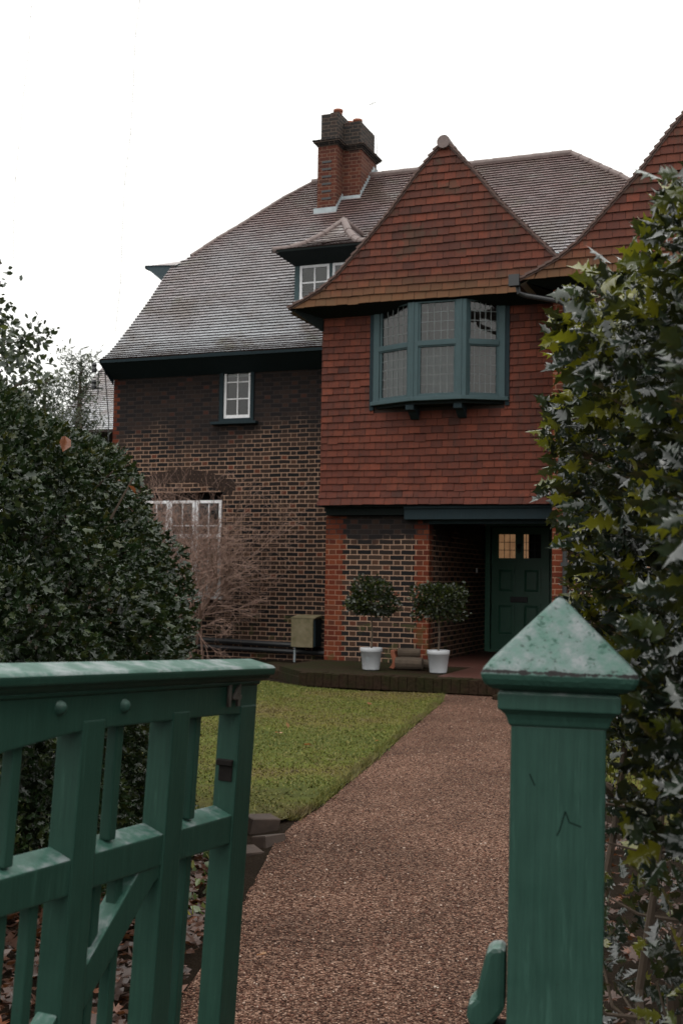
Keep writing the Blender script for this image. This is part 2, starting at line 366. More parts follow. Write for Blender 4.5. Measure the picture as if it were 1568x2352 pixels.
# ================================================================== SETTING: ground
TH = R(21.01); OX, OY = -0.2981, 17.3465
HU = Vector((math.cos(TH), -math.sin(TH), 0)); HV = Vector((math.sin(TH), math.cos(TH), 0))
def H(u, v, z=0): return Vector((OX, OY, z))+HU*u+HV*v
def poly_sheet(name, pts, z, mat, kind='structure', sub=0):
    bm = bmesh.new(); vs = [bm.verts.new((p[0], p[1], z)) for p in pts]; bm.faces.new(vs)
    if sub:
        bmesh.ops.triangulate(bm, faces=bm.faces); bmesh.ops.subdivide_edges(bm, edges=bm.edges, cuts=sub, use_grid_fill=True)
    me = bpy.data.meshes.new(name); bm.to_mesh(me); bm.free(); me.materials.append(mat)
    o = bpy.data.objects.new(name, me); COL.objects.link(o); return tag(o, kind=kind)
b = NB('soil'); n = b.noise(3, 6, .65); n2 = b.noise(40, 4, .7)
b.pbr(b.mix(n2, b.mix(n, (.007, .005, .004), (.018, .012, .007)), (.022, .015, .01), 'MIX'), .95, b.bump(b.math('ADD', n, n2), 1., .04), .05); M['soil'] = b.m
ground = poly_sheet('ground', [(-260, -60), (260, -60), (260, 300), (-260, 300)], 0, M['soil'])
b = NB('gravel'); v = b.n('ShaderNodeTexVoronoi'); b.l(b.obj(), v.inputs['Vector']); v.inputs['Scale'].default_value = 112
g = b.sep(v.outputs['Color'])[0]; big = b.noise(.9, 4, .6)
c = b.ramp(g, [(0, (.028, .012, .008)), (.35, (.096, .048, .032)), (.6, (.165, .09, .062)), (.85, (.245, .15, .108)), (1, (.38, .25, .19))])
c = b.mix(.7, c, b.ramp(v.outputs['Distance'], [(.0, 1.3), (.45, .85), (.75, .12)]), 'MULTIPLY')
c = b.mix(.6, c, b.ramp(big, [(.32, (.42, .38, .35)), (.62, (1.45, 1.38, 1.34))]), 'MULTIPLY')
b.pbr(c, .85, b.bump(b.math('SUBTRACT', 1., v.outputs['Distance']), 1., .014), .12); M['gravel'] = b.m
pathpts = [(1.34, 14.9), (1.2, 13.6), (.93, 12.3), (.56, 10.5), (.28, 9.1), (.045, 8.0), (-.1, 7.3), (-.25, 6.8), (-.33, 6.3), (-.36, 5.8), (-.45, 4.6), (-.6, 3.2), (-.75, 1.2), (.95, 1.2), (.82, 4.3), (.92, 5.1), (1.12, 6.85), (1.38, 8.6), (1.6, 10.4), (1.78, 12.3), (2.15, 13.7), (2.6, 14.6), (2.3, 15.2)]
path = poly_sheet('gravel_path', pathpts, .006, M['gravel'])
b = NB('lawn_turf'); n = b.noise(.55, 5, .6); n2 = b.noise(14, 5, .7)
c = b.ramp(n, [(.3, (.035, .05, .010)), (.5, (.07, .08, .012)), (.62, (.10, .085, .02)), (.75, (.06, .042, .02))])
q = b.n('ShaderNodeMapRange'); b.l(b.math('ADD', b.sep(b.obj())[1], b.math('MULTIPLY', b.noise(1.5, 5, .7), 3.)), q.inputs[0]); q.inputs[1].default_value = 8.0; q.inputs[2].default_value = 9.6; q.inputs[3].default_value = .85; q.inputs[4].default_value = 0.
c = b.mix(q.outputs[0], c, (.04, .028, .013))      # trodden bare corner by the gate
c = b.mix(.6, c, b.ramp(n2, [(.3, (.5, .5, .5)), (.7, (1.3, 1.3, 1.2))]), 'MULTIPLY')
b.pbr(c, .85, b.bump(n2, .8, .03), .1); M['turf'] = b.m
def on_path_left(y):
    P = [(14.9, 1.34), (13.6, 1.2), (12.3, .93), (10.5, .56), (9.1, .28), (8.0, .045), (7.3, -.1), (6.8, -.25), (6.3, -.36)]
    for (a, xa), (c_, xc) in zip(P, P[1:]):
        if c_ <= y <= a: return xa+(xc-xa)*(a-y)/(a-c_)
    return P[0][1] if y > 14.9 else P[-1][1]
st_l = H(-.75, -1.15); st_r = H(.7, -2.12); st_e = H(2.0, -2.12)
lawnpts = [(-9, 20), (-9, 5.2), (-.42, 6.7)]+[(on_path_left(y)-.055, y) for y in (6.9, 7.3, 8, 9.1, 10.5, 12.3, 13.6, 14.4)]+[(st_e.x-.5, st_e.y-.1), (st_r.x, st_r.y-.12), (st_l.x, st_l.y-.1), (-2.4, 17.6)]
lawn = poly_sheet('lawn', lawnpts, .022, M['turf'])
lawn2 = poly_sheet('side_lawn', [(1.75, 5.6), (9, 5.6), (9, 14.5), (2.3, 13.0), (1.85, 10)], .022, M['turf'])

# loose pebbles over the path
def inside(P, x, y):
    c = np.zeros(len(x), bool); n = len(P)
    for i in range(n):
        (x0, y0), (x1, y1) = P[i], P[(i+1) % n]
        k = ((y0 > y) != (y1 > y)) & (x < (x1-x0)*(y-y0)/((y1-y0) or 1e-9)+x0); c ^= k
    return c
def pebble_base():
    bm = bmesh.new(); bmesh.ops.create_icosphere(bm, subdivisions=1, radius=1)
    V = np.array([v.co[:] for v in bm.verts]); T = np.array([[v.index for v in f.verts] for f in bm.faces]); bm.free(); return V, T
PV, PT = pebble_base()
N = 42000; yy = 3.4+(11.5)*NR.rand(N)**1.9; xx = -.8+3.2*NR.rand(N)
k = inside(pathpts, xx, yy); xx = xx[k]; yy = yy[k]; n = len(xx)
b = NB('pebble'); c = b.ramp(b.attr(), [(0, (.025, .011, .008)), (.4, (.09, .039, .026)), (.7, (.15, .07, .047)), (.93, (.23, .13, .09)), (1, (.42, .33, .27))])
b.pbr(c, .75, None, .2); M['pebble'] = b.m
pos = np.stack([xx, yy, np.full(n, .008)], 1)
peb = scatter('loose_gravel', PV*np.array([1, .75, .55]), PT, pos, np.stack([NR.randn(n), NR.randn(n), NR.randn(n)*.2], 1), NR.rand(n)*.6, .003+.004*NR.rand(n)**1.5*(1+yy*.03), M['pebble'])
tag(peb, 'loose brown and pinkish pebbles covering the garden path', 'gravel', kind='stuff')
# grass blades
def blades(name, poly, N, ybias, h0, mat, label, extra=None):
    xs = [p[0] for p in poly]; ys = [p[1] for p in poly]
    x = max(min(xs), -2.6)+(max(xs)-max(min(xs), -2.6))*NR.rand(N); y = min(ys)+(max(ys)-min(ys))*NR.rand(N)**ybias
    k = inside(poly, x, y) & (NR.rand(N) < np.clip((y-6.6)/2.0, .12, 1)+.25*np.sin(x*7+y*5)); x = x[k]; y = y[k]; n = len(x)
    a = NR.rand(n)*6.283; h = h0*(.5+NR.rand(n)); ww = .004+.004*NR.rand(n); lean = NR.randn(n, 2)*.012
    p = np.stack([x, y, np.full(n, .021)], 1); dx = np.stack([np.cos(a)*ww, np.sin(a)*ww, 0*a], 1)
    tip = p+np.stack([lean[:, 0], lean[:, 1], h], 1); V = np.stack([p-dx, p+dx, tip], 1).reshape(-1, 3)
    o = np_obj(name, V, np.arange(3*n).reshape(-1, 3), mat, None, np.repeat(NR.rand(n), 3))
    return tag(o, label, 'grass', kind='stuff')
b = NB('grass_blade'); n_ = b.noise(.55, 5, .6)
nz_ = b.noise(3.2, 5, .7); c = b.mix(b.ramp(b.math('ADD', b.math('MULTIPLY', n_, .6), b.math('MULTIPLY', nz_, .4)), [(.47, 0.), (.58, .85)]), b.ramp(b.attr(), [(0, (.05, .066, .012)), (.5, (.085, .09, .014)), (1, (.15, .13, .03))]), b.ramp(b.attr(), [(0, (.06, .042, .018)), (1, (.12, .085, .035))]))
b.pbr(c, .6, None, .25); M['blade'] = b.m
blades('lawn_grass', lawnpts, 150000, 1.35, .013, M['blade'], 'short mossy green grass of the front lawn')
blades('verge_grass', [(1.75, 5.6), (4, 5.6), (4, 12), (1.85, 10)], 15000, 1.3, .05, M['blade'], 'rough yellowish grass behind the hedge on the right')
# ragged tufts along the path edge
ey = 6.9+7.4*NR.rand(5000)**1.2; ex = np.array([on_path_left(t) for t in ey])+NR.randn(5000)*.02-.045
a = NR.rand(5000)*6.283; p = np.stack([ex, ey, np.full(5000, .006)], 1); dx = np.stack([np.cos(a), np.sin(a), 0*a], 1)*.005
tip = p+np.stack([NR.randn(5000)*.02+.01, NR.randn(5000)*.02, .02+.03*NR.rand(5000)], 1)
o = np_obj('edge_grass', np.stack([p-dx, p+dx, tip], 1).reshape(-1, 3), np.arange(15000).reshape(-1, 3), M['blade'], None, np.repeat(NR.rand(5000), 3))
tag(o, 'ragged grass tufts hanging over the lawn edge by the path', 'grass', kind='stuff')

# ================================================================== THE HOUSE (local x = along the front, y = depth)
house = thing('brick_house', 'dark brick house with red tile-hung gabled upper storey, tall chimney and green front door', 'house', (OX, OY, 0), -TH)
def hb(mb, name, mat, parent=None, **k): return mb.build(name, mat, parent or house, **k)

def interp(tab, t):
    if t <= tab[0][0]: return tab[0][1]
    for (a, x), (c, y) in zip(tab, tab[1:]):
        if t <= c: return x+(y-x)*(t-a)/(c-a)
    return tab[-1][1]
def tiles(name, mat, P, Nn, L, Rr, t0, t1, gauge, wd, th=.021, parent=None, holes=(), jit=.004, cv=.62):
    """courses of plain tiles; P(s,t) point, Nn(t) outward normal, L/Rr(t) limits; holes = (s0,s1,t0,t1)"""
    mb = MB(); row = 0; t = t0
    while t < t1-.01:
        ta, tb = t, min(t+gauge+.012, t1+.02); s = -20*wd+(row % 2)*wd*.5+rnd.uniform(-.01, .01)+math.floor(min(L(ta), L(tb))/wd)*wd+20*wd-wd
        mx_ = max(Rr(ta), Rr(tb)); base = rnd.random()
        while s < mx_:
            s1 = s+wd-.003-rnd.random()*.003; h = rnd.uniform(-jit, jit); lift = th+rnd.uniform(-.6, 1.)*jit; tl = rnd.uniform(-jit, jit)*.6
            c = [(max(L(ta), s), ta+h-tl), (min(Rr(ta), s1), ta+h+tl), (min(Rr(tb), s1), tb), (max(L(tb), s), tb)]
            s += wd
            if c[1][0]-c[0][0] < .004 and c[2][0]-c[3][0] < .004: continue
            if c[1][0] < c[0][0]: m = (c[0][0]+c[1][0])/2; c[0] = (m, c[0][1]); c[1] = (m+.001, c[1][1])
            if c[2][0] < c[3][0]: m = (c[2][0]+c[3][0])/2; c[3] = (m, c[3][1]); c[2] = (m+.001, c[2][1])
            skip = False
            for (a0, a1, b0, b1) in holes:
                if b0-gauge*.5 < (ta+tb)/2 < b1:
                    if c[0][0] >= a0-.001 and c[1][0] <= a1+.001: skip = True
                    elif c[0][0] < a0 < c[1][0] and c[1][0] <= a1+wd: c[1] = (a0, c[1][1]); c[2] = (a0, c[2][1])
                    elif c[0][0] < a1 < c[1][0]: c[0] = (a1, c[0][1]); c[3] = (a1, c[3][1])
            if skip: continue
            sagv = .006*math.sin(c[0][0]*1.7+row*.4)+(-.018 if rnd.random() < .008 else 0)
            c = [(a_[0], a_[1]+sagv) for a_ in c]
            n0 = Vector(Nn(ta)); n1 = Vector(Nn(tb)); q = [Vector(P(*z_)) for z_ in c]
            vs = [q[0]+n0*lift, q[1]+n0*lift, q[2]+n1*.004, q[3]+n1*.004, q[0], q[1]]
            mb.add(vs, [(4, 5, 1, 0), (1, 5, 2), (0, 3, 4)], m=1); mb.add(vs[:4], [(0, 1, 2, 3)], r=min(1, max(0, .5+(rnd.random()-.5)*(cv if rnd.random() < .85 else cv*1.6)+(base-.5)*.2)))
        t += gauge; row += 1
    return mb.build(name, [mat, M['tile_edge']], parent or house, fix=False)

# ---------- walls
m = MB()   # left wing wall with two window openings, v = 2.2
WN = (-2.80, -2.20, 4.10, 5.15); GW = (-4.32, -2.74, 1.02, 2.86)
xs = [-4.98, GW[0], WN[0], GW[1], WN[1], 0.0]
xs = sorted(set([-4.98, GW[0], GW[1], WN[0], WN[1], 0.05]))
zs = sorted(set([-.1, GW[2], GW[3], WN[2], WN[3], 5.5]))
def grid_wall(m, xs, zs, holes, y0, y1):
    for i in range(len(xs)-1):
        for j in range(len(zs)-1):
            cx = (xs[i]+xs[i+1])/2; cz = (zs[j]+zs[j+1])/2
            if any(h[0] < cx < h[1] and h[2] < cz < h[3] for h in holes): continue
            m.add([(xs[i], y0, zs[j]), (xs[i+1], y0, zs[j]), (xs[i+1], y0, zs[j+1]), (xs[i], y0, zs[j+1])], [(0, 1, 2, 3)])
    for h in holes:
        for a, c in (((h[0], h[2]), (h[0], h[3])), ((h[1], h[3]), (h[1], h[2])), ((h[0], h[3]), (h[1], h[3])), ((h[1], h[2]), (h[0], h[2]))):
            m.add([(a[0], y0, a[1]), (c[0], y0, c[1]), (c[0], y1, c[1]), (a[0], y1, a[1])], [(0, 1, 2, 3)])
grid_wall(m, xs, zs, [WN, GW], 2.2, 2.32)
m.add([(-4.98, 2.2, -.1), (-4.98, 10.6, -.1), (-4.98, 10.6, 5.3), (-4.98, 8.9, 7.2), (-4.98, 3.95, 7.12), (-4.98, 2.2, 5.5)], [(0, 1, 2, 3, 4, 5)])
m.add([(-4.98, 10.6, -.1), (7.6, 10.6, -.1), (7.6, 10.6, 5.4), (-4.98, 10.6, 5.4)], [(0, 1, 2, 3)])
hb(m, 'wall', M['lwall'], fix=False)
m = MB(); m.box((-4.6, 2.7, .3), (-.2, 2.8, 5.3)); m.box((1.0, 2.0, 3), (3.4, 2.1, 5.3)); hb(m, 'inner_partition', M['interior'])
# porch pier
m = MB(); m.box((0, .2, 0), (1.6, 3.6, 2.32)); pier = hb(m, 'porch_pier', M['pier'])
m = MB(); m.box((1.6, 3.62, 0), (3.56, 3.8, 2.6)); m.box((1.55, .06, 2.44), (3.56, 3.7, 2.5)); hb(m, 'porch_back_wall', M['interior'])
# right wing wall
m = MB()
m.add([(3.56, -.75, 0), (7.6, -.75, 0), (7.6, -.75, 5.4), (3.56, -.75, 5.4)], [(0, 1, 2, 3)])
m.add([(3.56, 3.7, 0), (3.56, -.75, 0), (3.56, -.75, 5.4), (3.56, 3.7, 5.4)], [(0, 1, 2, 3)])
m.add([(7.6, -.75, 0), (7.6, 10.6, 0), (7.6, 10.6, 5.4), (7.6, -.75, 5.4)], [(0, 1, 2, 3)])
hb(m, 'wing_wall', M['wing'], fix=False)
# jetty carcass and soffit
m = MB(); m.box((.02, .02, 2.5), (3.55, 2.3, 5.45)); hb(m, 'jetty_carcass', M['under'])
m = MB(); m.box((.03, .1, 2.33), (1.4, .5, 2.47)); m.box((-.0, .02, 2.44), (3.55, .3, 2.5)); hb(m, 'jetty_plate', M['cove'])
m = MB(); m.box((1.27, .03, 2.26), (3.56, .22, 2.43)); m.box((1.27, .0, 2.415), (3.56, .03, 2.45)); m.box((1.5, .2, 2.2), (3.56, .26, 2.3)); hb(m, 'porch_beam', M['tealdark'], bevel=.006)

# ---------- tile hanging of the jetty
BAY = (.80, 2.74, 3.86, 5.5)
def flare(t): return .06*max(0, (2.75-t)/.3)**1.5 if t < 2.75 else 0.
tiles('hung_tiles', M['hang'], lambda s, t: (s, -flare(t), t), lambda t: (0, -1, .0), lambda t: -.02-flare(t)*.6, lambda t: 3.555, 2.47, 5.42, .1025, .168, th=.024, cv=.45, holes=[BAY])
tiles('side_hung_tiles', M['hang'], lambda s, t: (-flare(t)*.6, 2.2-s, t), lambda t: (-1, 0, 0), lambda t: 0., lambda t: 2.2+flare(t), 2.47, 5.42, .1025, .168)

# ---------- gables
GP = [(5.36, 2.36), (5.40, 2.27), (5.48, 2.10), (5.62, 1.83), (5.80, 1.60), (5.97, 1.44), (6.33, 1.10), (6.66, .80), (7.15, .42), (7.54, .07), (7.60, .0)]
def gable(c, v, zoff, name, rightclip=None):
    Lf = lambda t: c-interp(GP, t-zoff); Rf = lambda t: min(c+interp(GP, t-zoff), rightclip or 99)
    m = MB(); pl = [(c-w_, z+zoff) for z, w_ in GP]+[(c+w_, z+zoff) for z, w_ in GP[::-1][1:]]
    m.prism(pl, v+.012, v+.06); hb(m, 'gable_backing', M['under'])
    tiles(name, M['gable'], lambda s, t: (s, v, t), lambda t: (0, -1, 0), Lf, Rf, 5.36+zoff, 7.56+zoff, .112, .168, th=.025, cv=.5)
    # verge: two rows of edge tiles with the undercloak between
    sides = [[(c-w_, z+zoff) for z, w_ in GP], [(c+w_, z+zoff) for z, w_ in GP]]
    for si, sd_ in enumerate(sides):
        m = MB()
        # resample
        pts = [sd_[0]]
        for a, q in zip(sd_, sd_[1:]):
            L_ = math.hypot(q[0]-a[0], q[1]-a[1]); k = max(1, int(L_/.1))
            pts += [(a[0]+(q[0]-a[0])*i/k, a[1]+(q[1]-a[1])*i/k) for i in range(1, k+1)]
        for a, q in zip(pts, pts[1:]):
            d = Vector((q[0]-a[0], 0, q[1]-a[1])).normalized(); up = Vector((-d.z, 0, d.x)) if si == 0 else Vector((d.z, 0, -d.x))
            if up.z < 0: up = -up
            A = Vector((a[0], v, a[1])); Q = Vector((q[0], v, q[1])); j = rnd.uniform(0, .012)
            m.add([A+Vector((0, -.05, 0))+up*.0, Q+Vector((0, -.05, 0))+up*-.012, Q+Vector((0, -.05, 0))+up*.012, A+Vector((0, -.05, 0))+up*(.03+j),
                   A+Vector((0, .3, 0))+up*.0, Q+Vector((0, .3, 0))+up*-.012, Q+Vector((0, .3, 0))+up*.012, A+Vector((0, .3, 0))+up*(.03+j)],
                  [(0, 1, 2, 3), (7, 6, 5, 4), (3, 2, 6, 7), (0, 4, 5, 1), (0, 3, 7, 4)], r=rnd.random())
            m.add([A+Vector((0, -.028, 0))-up*.028, Q+Vector((0, -.028, 0))-up*.028, Q+Vector((0, -.028, 0))-up*.006, A+Vector((0, -.028, 0))-up*.006,
                   A-up*.028, Q-up*.028], [(0, 1, 2, 3), (0, 4, 5, 1)], r=rnd.random())
        hb(m, 'verge', M['verge'], fix=False)
    # roof slopes running back
    m = MB(); pl2 = [(x_, z_+.02) for x_, z_ in pl]; low = [(x_, z_-.06) for x_, z_ in pl]
    n = len(pl); back = 4.6
    for i in range(n-1):
        (x0, z0), (x1, z1) = pl2[i], pl2[i+1]
        m.add([(x0, v+.02, z0), (x1, v+.02, z1), (x1, back, z1), (x0, back, z0)], [(0, 1, 2, 3)], r=rnd.random())
        (x0, z0), (x1, z1) = low[i], low[i+1]
        m.add([(x0, v+.02, z0), (x1, v+.02, z1), (x1, back, z1), (x0, back, z0)], [(3, 2, 1, 0)], r=rnd.random())
    hb(m, 'gable_roof', M['roof'], fix=False)
    m = MB()   # half-round ridge, with its rounded nose over the gable apex
    for i in range(12):
        y0 = v-.07+i*.38; m.tube([(c, y0, 7.575+zoff), (c, y0+.385, 7.575+zoff)], [.095, .088], 14)
    hb(m, 'ridge_tiles', M['ridge'])
GC = 1.93
gable(GC, -.35, 0., 'gable_tiles')
gable(5.52, -1.0, .0, 'wing_gable_tiles')
# coved soffits under the gables (dark painted)
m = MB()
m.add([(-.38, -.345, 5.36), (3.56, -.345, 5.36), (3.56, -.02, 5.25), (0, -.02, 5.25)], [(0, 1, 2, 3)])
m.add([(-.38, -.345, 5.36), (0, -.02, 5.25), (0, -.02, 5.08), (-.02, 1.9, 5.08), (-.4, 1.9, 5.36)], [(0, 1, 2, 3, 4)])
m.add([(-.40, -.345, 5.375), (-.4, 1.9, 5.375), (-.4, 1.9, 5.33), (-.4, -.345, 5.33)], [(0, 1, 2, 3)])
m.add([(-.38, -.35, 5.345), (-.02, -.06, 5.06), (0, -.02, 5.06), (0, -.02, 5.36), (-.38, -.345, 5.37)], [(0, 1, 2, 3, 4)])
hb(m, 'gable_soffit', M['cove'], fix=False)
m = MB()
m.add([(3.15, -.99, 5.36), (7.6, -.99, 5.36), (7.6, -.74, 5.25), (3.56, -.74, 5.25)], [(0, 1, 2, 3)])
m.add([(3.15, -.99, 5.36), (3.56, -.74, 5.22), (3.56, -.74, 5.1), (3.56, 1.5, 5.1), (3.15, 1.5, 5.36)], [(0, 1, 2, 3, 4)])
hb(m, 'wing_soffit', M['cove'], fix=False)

# ---------- main roof
PR = [(1.70, 5.20), (1.95, 5.345), (2.25, 5.565), (2.75, 6.02), (3.43, 6.67), (3.91, 7.17), (6.40, 9.70)]
cum = [0.]
for a, q in zip(PR, PR[1:]): cum.append(cum[-1]+math.hypot(q[0]-a[0], q[1]-a[1]))
def pf(t):
    t = max(0, min(cum[-1], t))
    for i in range(len(PR)-1):
        if t <= cum[i+1]+1e-9:
            k = (t-cum[i])/(cum[i+1]-cum[i]); return PR[i][0]+(PR[i+1][0]-PR[i][0])*k, PR[i][1]+(PR[i+1][1]-PR[i][1])*k
def nf(t):
    a = pf(t-.15); q = pf(t+.15); d = Vector((0, q[0]-a[0], q[1]-a[1])).normalized(); return Vector((0, -d.z, d.y))
LZ = [(5.20, -4.95), (5.6, -5.0), (7.17, -5.02), (7.6, -5.02), (7.66, -4.85), (7.78, -4.71), (8.22, -4.36), (8.55, -4.03), (8.89, -3.71), (9.27, -3.38), (9.7, -2.9)]
RZ = [(5.2, 6.5), (8.0, 4.75), (8.86, 3.58), (9.7, 2.52)]
Lr = lambda t: interp(LZ, pf(t)[1]); Rr_ = lambda t: interp(RZ, pf(t)[1])
tiles('roof_tiles', M['roof'], lambda s, t: (s, pf(t)[0], pf(t)[1]), nf, Lr, Rr_, 0, cum[-1], .0985, .168, th=.03, jit=.0022, cv=.4)
# roof deck, back slope, hips and soffits
m = MB(); k = 14
for i in range(k):
    t0 = cum[-1]*i/k; t1 = cum[-1]*(i+1)/k; a = pf(t0); q = pf(t1)
    m.add([(Lr(t0)+.02, a[0]+.02, a[1]-.025), (Rr_(t0), a[0]+.02, a[1]-.025), (Rr_(t1), q[0]+.02, q[1]-.025), (Lr(t1)+.02, q[0]+.02, q[1]-.025)], [(0, 1, 2, 3)])
m.add([(-5.0, 11.1, 5.2), (7.6, 11.1, 5.2), (2.5, 6.4, 9.68), (-2.9, 6.4, 9.68), (-4.85, 8.4, 7.62)], [(0, 1, 2, 3, 4)])
m.add([(3.6, 5.57, 8.84), (2.52, 6.4, 9.7), (2.52, 6.42, 9.7), (6.8, 8.5, 5.5), (6.8, 4, 5.5)], [(0, 1, 2, 3, 4)])
hb(m, 'roof_deck', M['under'], fix=False)
tipF = (-5.66, 4.33, 7.62); tipB = (-5.66, 8.45, 7.62)
hips = [(-4.80, 4.42, 7.69), (-4.71, 4.51, 7.79), (-4.36, 4.94, 8.23), (-4.03, 5.27, 8.56), (-3.38, 5.97, 9.28), (-2.9, 6.4, 9.7)]
hbk = [(x_, 12.8-y_, z_) for x_, y_, z_ in hips]
m = MB()
for i in range(len(hips)-1): m.add([hips[i], hips[i+1], hbk[i+1], hbk[i]], [(0, 1, 2, 3)], r=.5)
m.add([tipF, hips[0], hbk[0], tipB], [(0, 1, 2, 3)], r=.4)
m.add([tipF, (-4.9, 4.22, 7.55), hips[0], (-5.1, 4.40, 7.665)], [(0, 1, 2, 3)], r=.6)
hb(m, 'half_hip', M['roof'], fix=False)
m = MB()
lowF = (-5.02, 3.93, 7.16)
m.add([(-5.655, 4.32, 7.60), lowF, (-4.98, 3.98, 7.2), (-4.82, 4.30, 7.60)], [(0, 1, 2, 3)])
m.add([(-5.655, 4.32, 7.60), (-5.655, 8.45, 7.60), (-5.02, 8.8, 7.16), lowF], [(0, 1, 2, 3)])
m.add([tipF, tipB, (-5.655, 8.45, 7.56), (-5.655, 4.32, 7.56)], [(0, 1, 2, 3)])
m.add([(-5.66, 4.315, 7.63), (-5.66, 4.315, 7.575), (-4.86, 4.23, 7.49), (-4.86, 4.23, 7.56)], [(0, 1, 2, 3)])
hb(m, 'half_hip_soffit', M['tealdark'], fix=False)
m = MB()   # coved eaves along the left wing
m.add([(-4.98, 1.72, 5.16), (.0, 1.72, 5.16), (.0, 2.19, 4.93), (-4.98, 2.19, 4.93)], [(0, 1, 2, 3)])
m.add([(-4.95, 1.70, 5.215), (-.0, 1.70, 5.215), (-.0, 1.71, 5.15), (-4.95, 1.71, 5.15)], [(0, 1, 2, 3)])
m.add([(-4.99, 1.70, 5.205), (-4.99, 1.72, 5.15), (-4.99, 2.2, 4.82), (-4.99, 2.25, 5.5)], [(0, 1, 2, 3)])
hb(m, 'eaves_soffit', M['tealdark'], fix=False)
m = MB()   # ridge and hip tiles
for i in range(14):
    x0 = -2.9+i*.388; m.tube([(x0, 6.4, 9.70), (x0+.39, 6.4, 9.70)], [.085, .078], 12)
def hipline(m, pts, r0, step=.33):
    for a, q in zip(pts, pts[1:]):
        a = Vector(a); q = Vector(q); L_ = (q-a).length; n = max(1, round(L_/step))
        for i in range(n): m.tube([a.lerp(q, i/n), a.lerp(q, (i+1)/n+.03)], [r0, r0*.86], 10)
hipline(m, [(x_, y_, z_+.0) for x_, y_, z_ in hips[1:]], .05)
hipline(m, [(3.75, 5.45, 8.70), (3.58, 5.57, 8.86), (2.52, 6.4, 9.7)], .07)
hipline(m, [(6.0, 3.5, 6.3), (3.75, 5.45, 8.70)], .07)
hb(m, 'ridge_tiles', M['ridge'])
# lead at the valley foot
m = MB(); m.add([(2.62, 3.75, 7.04), (2.78, 3.75, 7.04), (3.1, 3.2, 6.3), (3.0, 3.2, 6.3)], [(0, 1, 2, 3)]); hb(m, 'valley_lead', M['lead'], fix=False); m = MB(); m.add([(3.36, -.2, 5.93), (3.52, -.2, 5.9), (3.56, .8, 6.0), (3.36, .8, 6.04)], [(0, 1, 2, 3)])
hb(m, 'valley_lead', M['lead'], fix=False)

# ---------- chimney (two linked stacks)
ch = MB().box((-2.40, 5.45, 8.3), (-1.99, 7.0, 10.1)).box((-1.995, 5.80, 8.6), (-1.60, 6.75, 10.08)).build('chimney', M['chimbrick'], house)
m = MB()
for (x0, x1, y0, y1, zt) in ((-2.4, -1.99, 5.45, 7.0, 10.1), (-1.99, -1.6, 5.8, 6.75, 10.08)):
    for e, za, zb in ((.02, 0, .03), (.045, .03, .06), (.075, .06, .09), (.095, .09, .115)):
        m.box((x0-e+(.0 if x0 < -2.2 else .09), y0-e, zt+za-.02), (x1+e, y1+e, zt+zb-.02))
m.build('oversailing_course', M['sootbrick'], ch, bevel=.004)
m = MB(); m.box((-2.36, 5.5, 10.19), (-2.0, 7.0, 10.76)); m.box((-2.0, 5.84, 10.17), (-1.63, 6.7, 10.67)); m.box((-2.2, 5.6, 10.75), (-2.01, 6.9, 10.82)); m.build('chimney_head', M['sootbrick'], ch, bevel=.01)
for (cx, cy, zt) in ((-2.08, 5.72, 10.8), (-1.76, 6.0, 10.66), (-2.08, 6.4, 10.8)):
    m = MB(); m.lathe([(.085, 0), (.085, .05), (.1, .055), (.1, .1), (.075, .105), (.07, .0)], (cx, cy, zt), 18); m.build('chimney_pot', M['terracotta'], ch, smooth=True)
for i in range(6): MB().box((-2.30, 5.44, 8.98+i*.15), (-2.10, 5.452, 9.02+i*.15)).build('airbrick', M['black'], ch)
m = MB()   # lead flashings
m.box((-2.45, 5.39, 8.64), (-1.96, 5.449, 8.80)); m.add([(-2.5, 5.28, 8.56), (-1.95, 5.28, 8.56), (-1.95, 5.45, 8.75), (-2.45, 5.45, 8.75)], [(0, 1, 2, 3)])
for i in range(7):
    v0 = 5.45+i*.05; m.box((-1.988, v0, 8.7+i*.05), (-1.978, v0+.06, 8.86+i*.052))
m.box((-2.0, 5.74, 8.98), (-1.58, 5.798, 9.11)); m.add([(-2.0, 5.66, 8.95), (-1.56, 5.66, 8.95), (-1.58, 5.8, 9.1), (-2.0, 5.8, 9.1)], [(0, 1, 2, 3)])
for i in range(9):
    v0 = 5.79+i*.09; m.box((-1.6, v0, 9.02+i*.092), (-1.585, v0+.1, 9.22+i*.09))
    m.add([(-1.6, v0, 9.06+i*.09), (-1.50, v0, 9.1+i*.09), (-1.5, v0+.09, 9.19+i*.09), (-1.6, v0+.09, 9.16+i*.09)], [(0, 1, 2, 3)])
m.build('flashing', M['lead'], ch, fix=False)
m = MB(); m.tube([(-1.6, 6.72, 9.9), (-1.59, 6.72, 10.35), (-1.60, 6.70, 10.7)], .012, 6); m.build('aerial_cable', M['white'], ch)
m = MB(); m.tube([(-1.64, 6.6, 10.5), (-1.66, 6.6, 11.36)], .004, 5); m.tube([(-1.74, 6.6, 11.30), (-1.58, 6.6, 11.35)], .006, 5)
for i in range(4): m.tube([(-1.72+i*.04, 6.55, 11.31+i*.01), (-1.72+i*.04, 6.65, 11.31+i*.01)], .004, 4)
m.build('aerial', M['black'], ch)

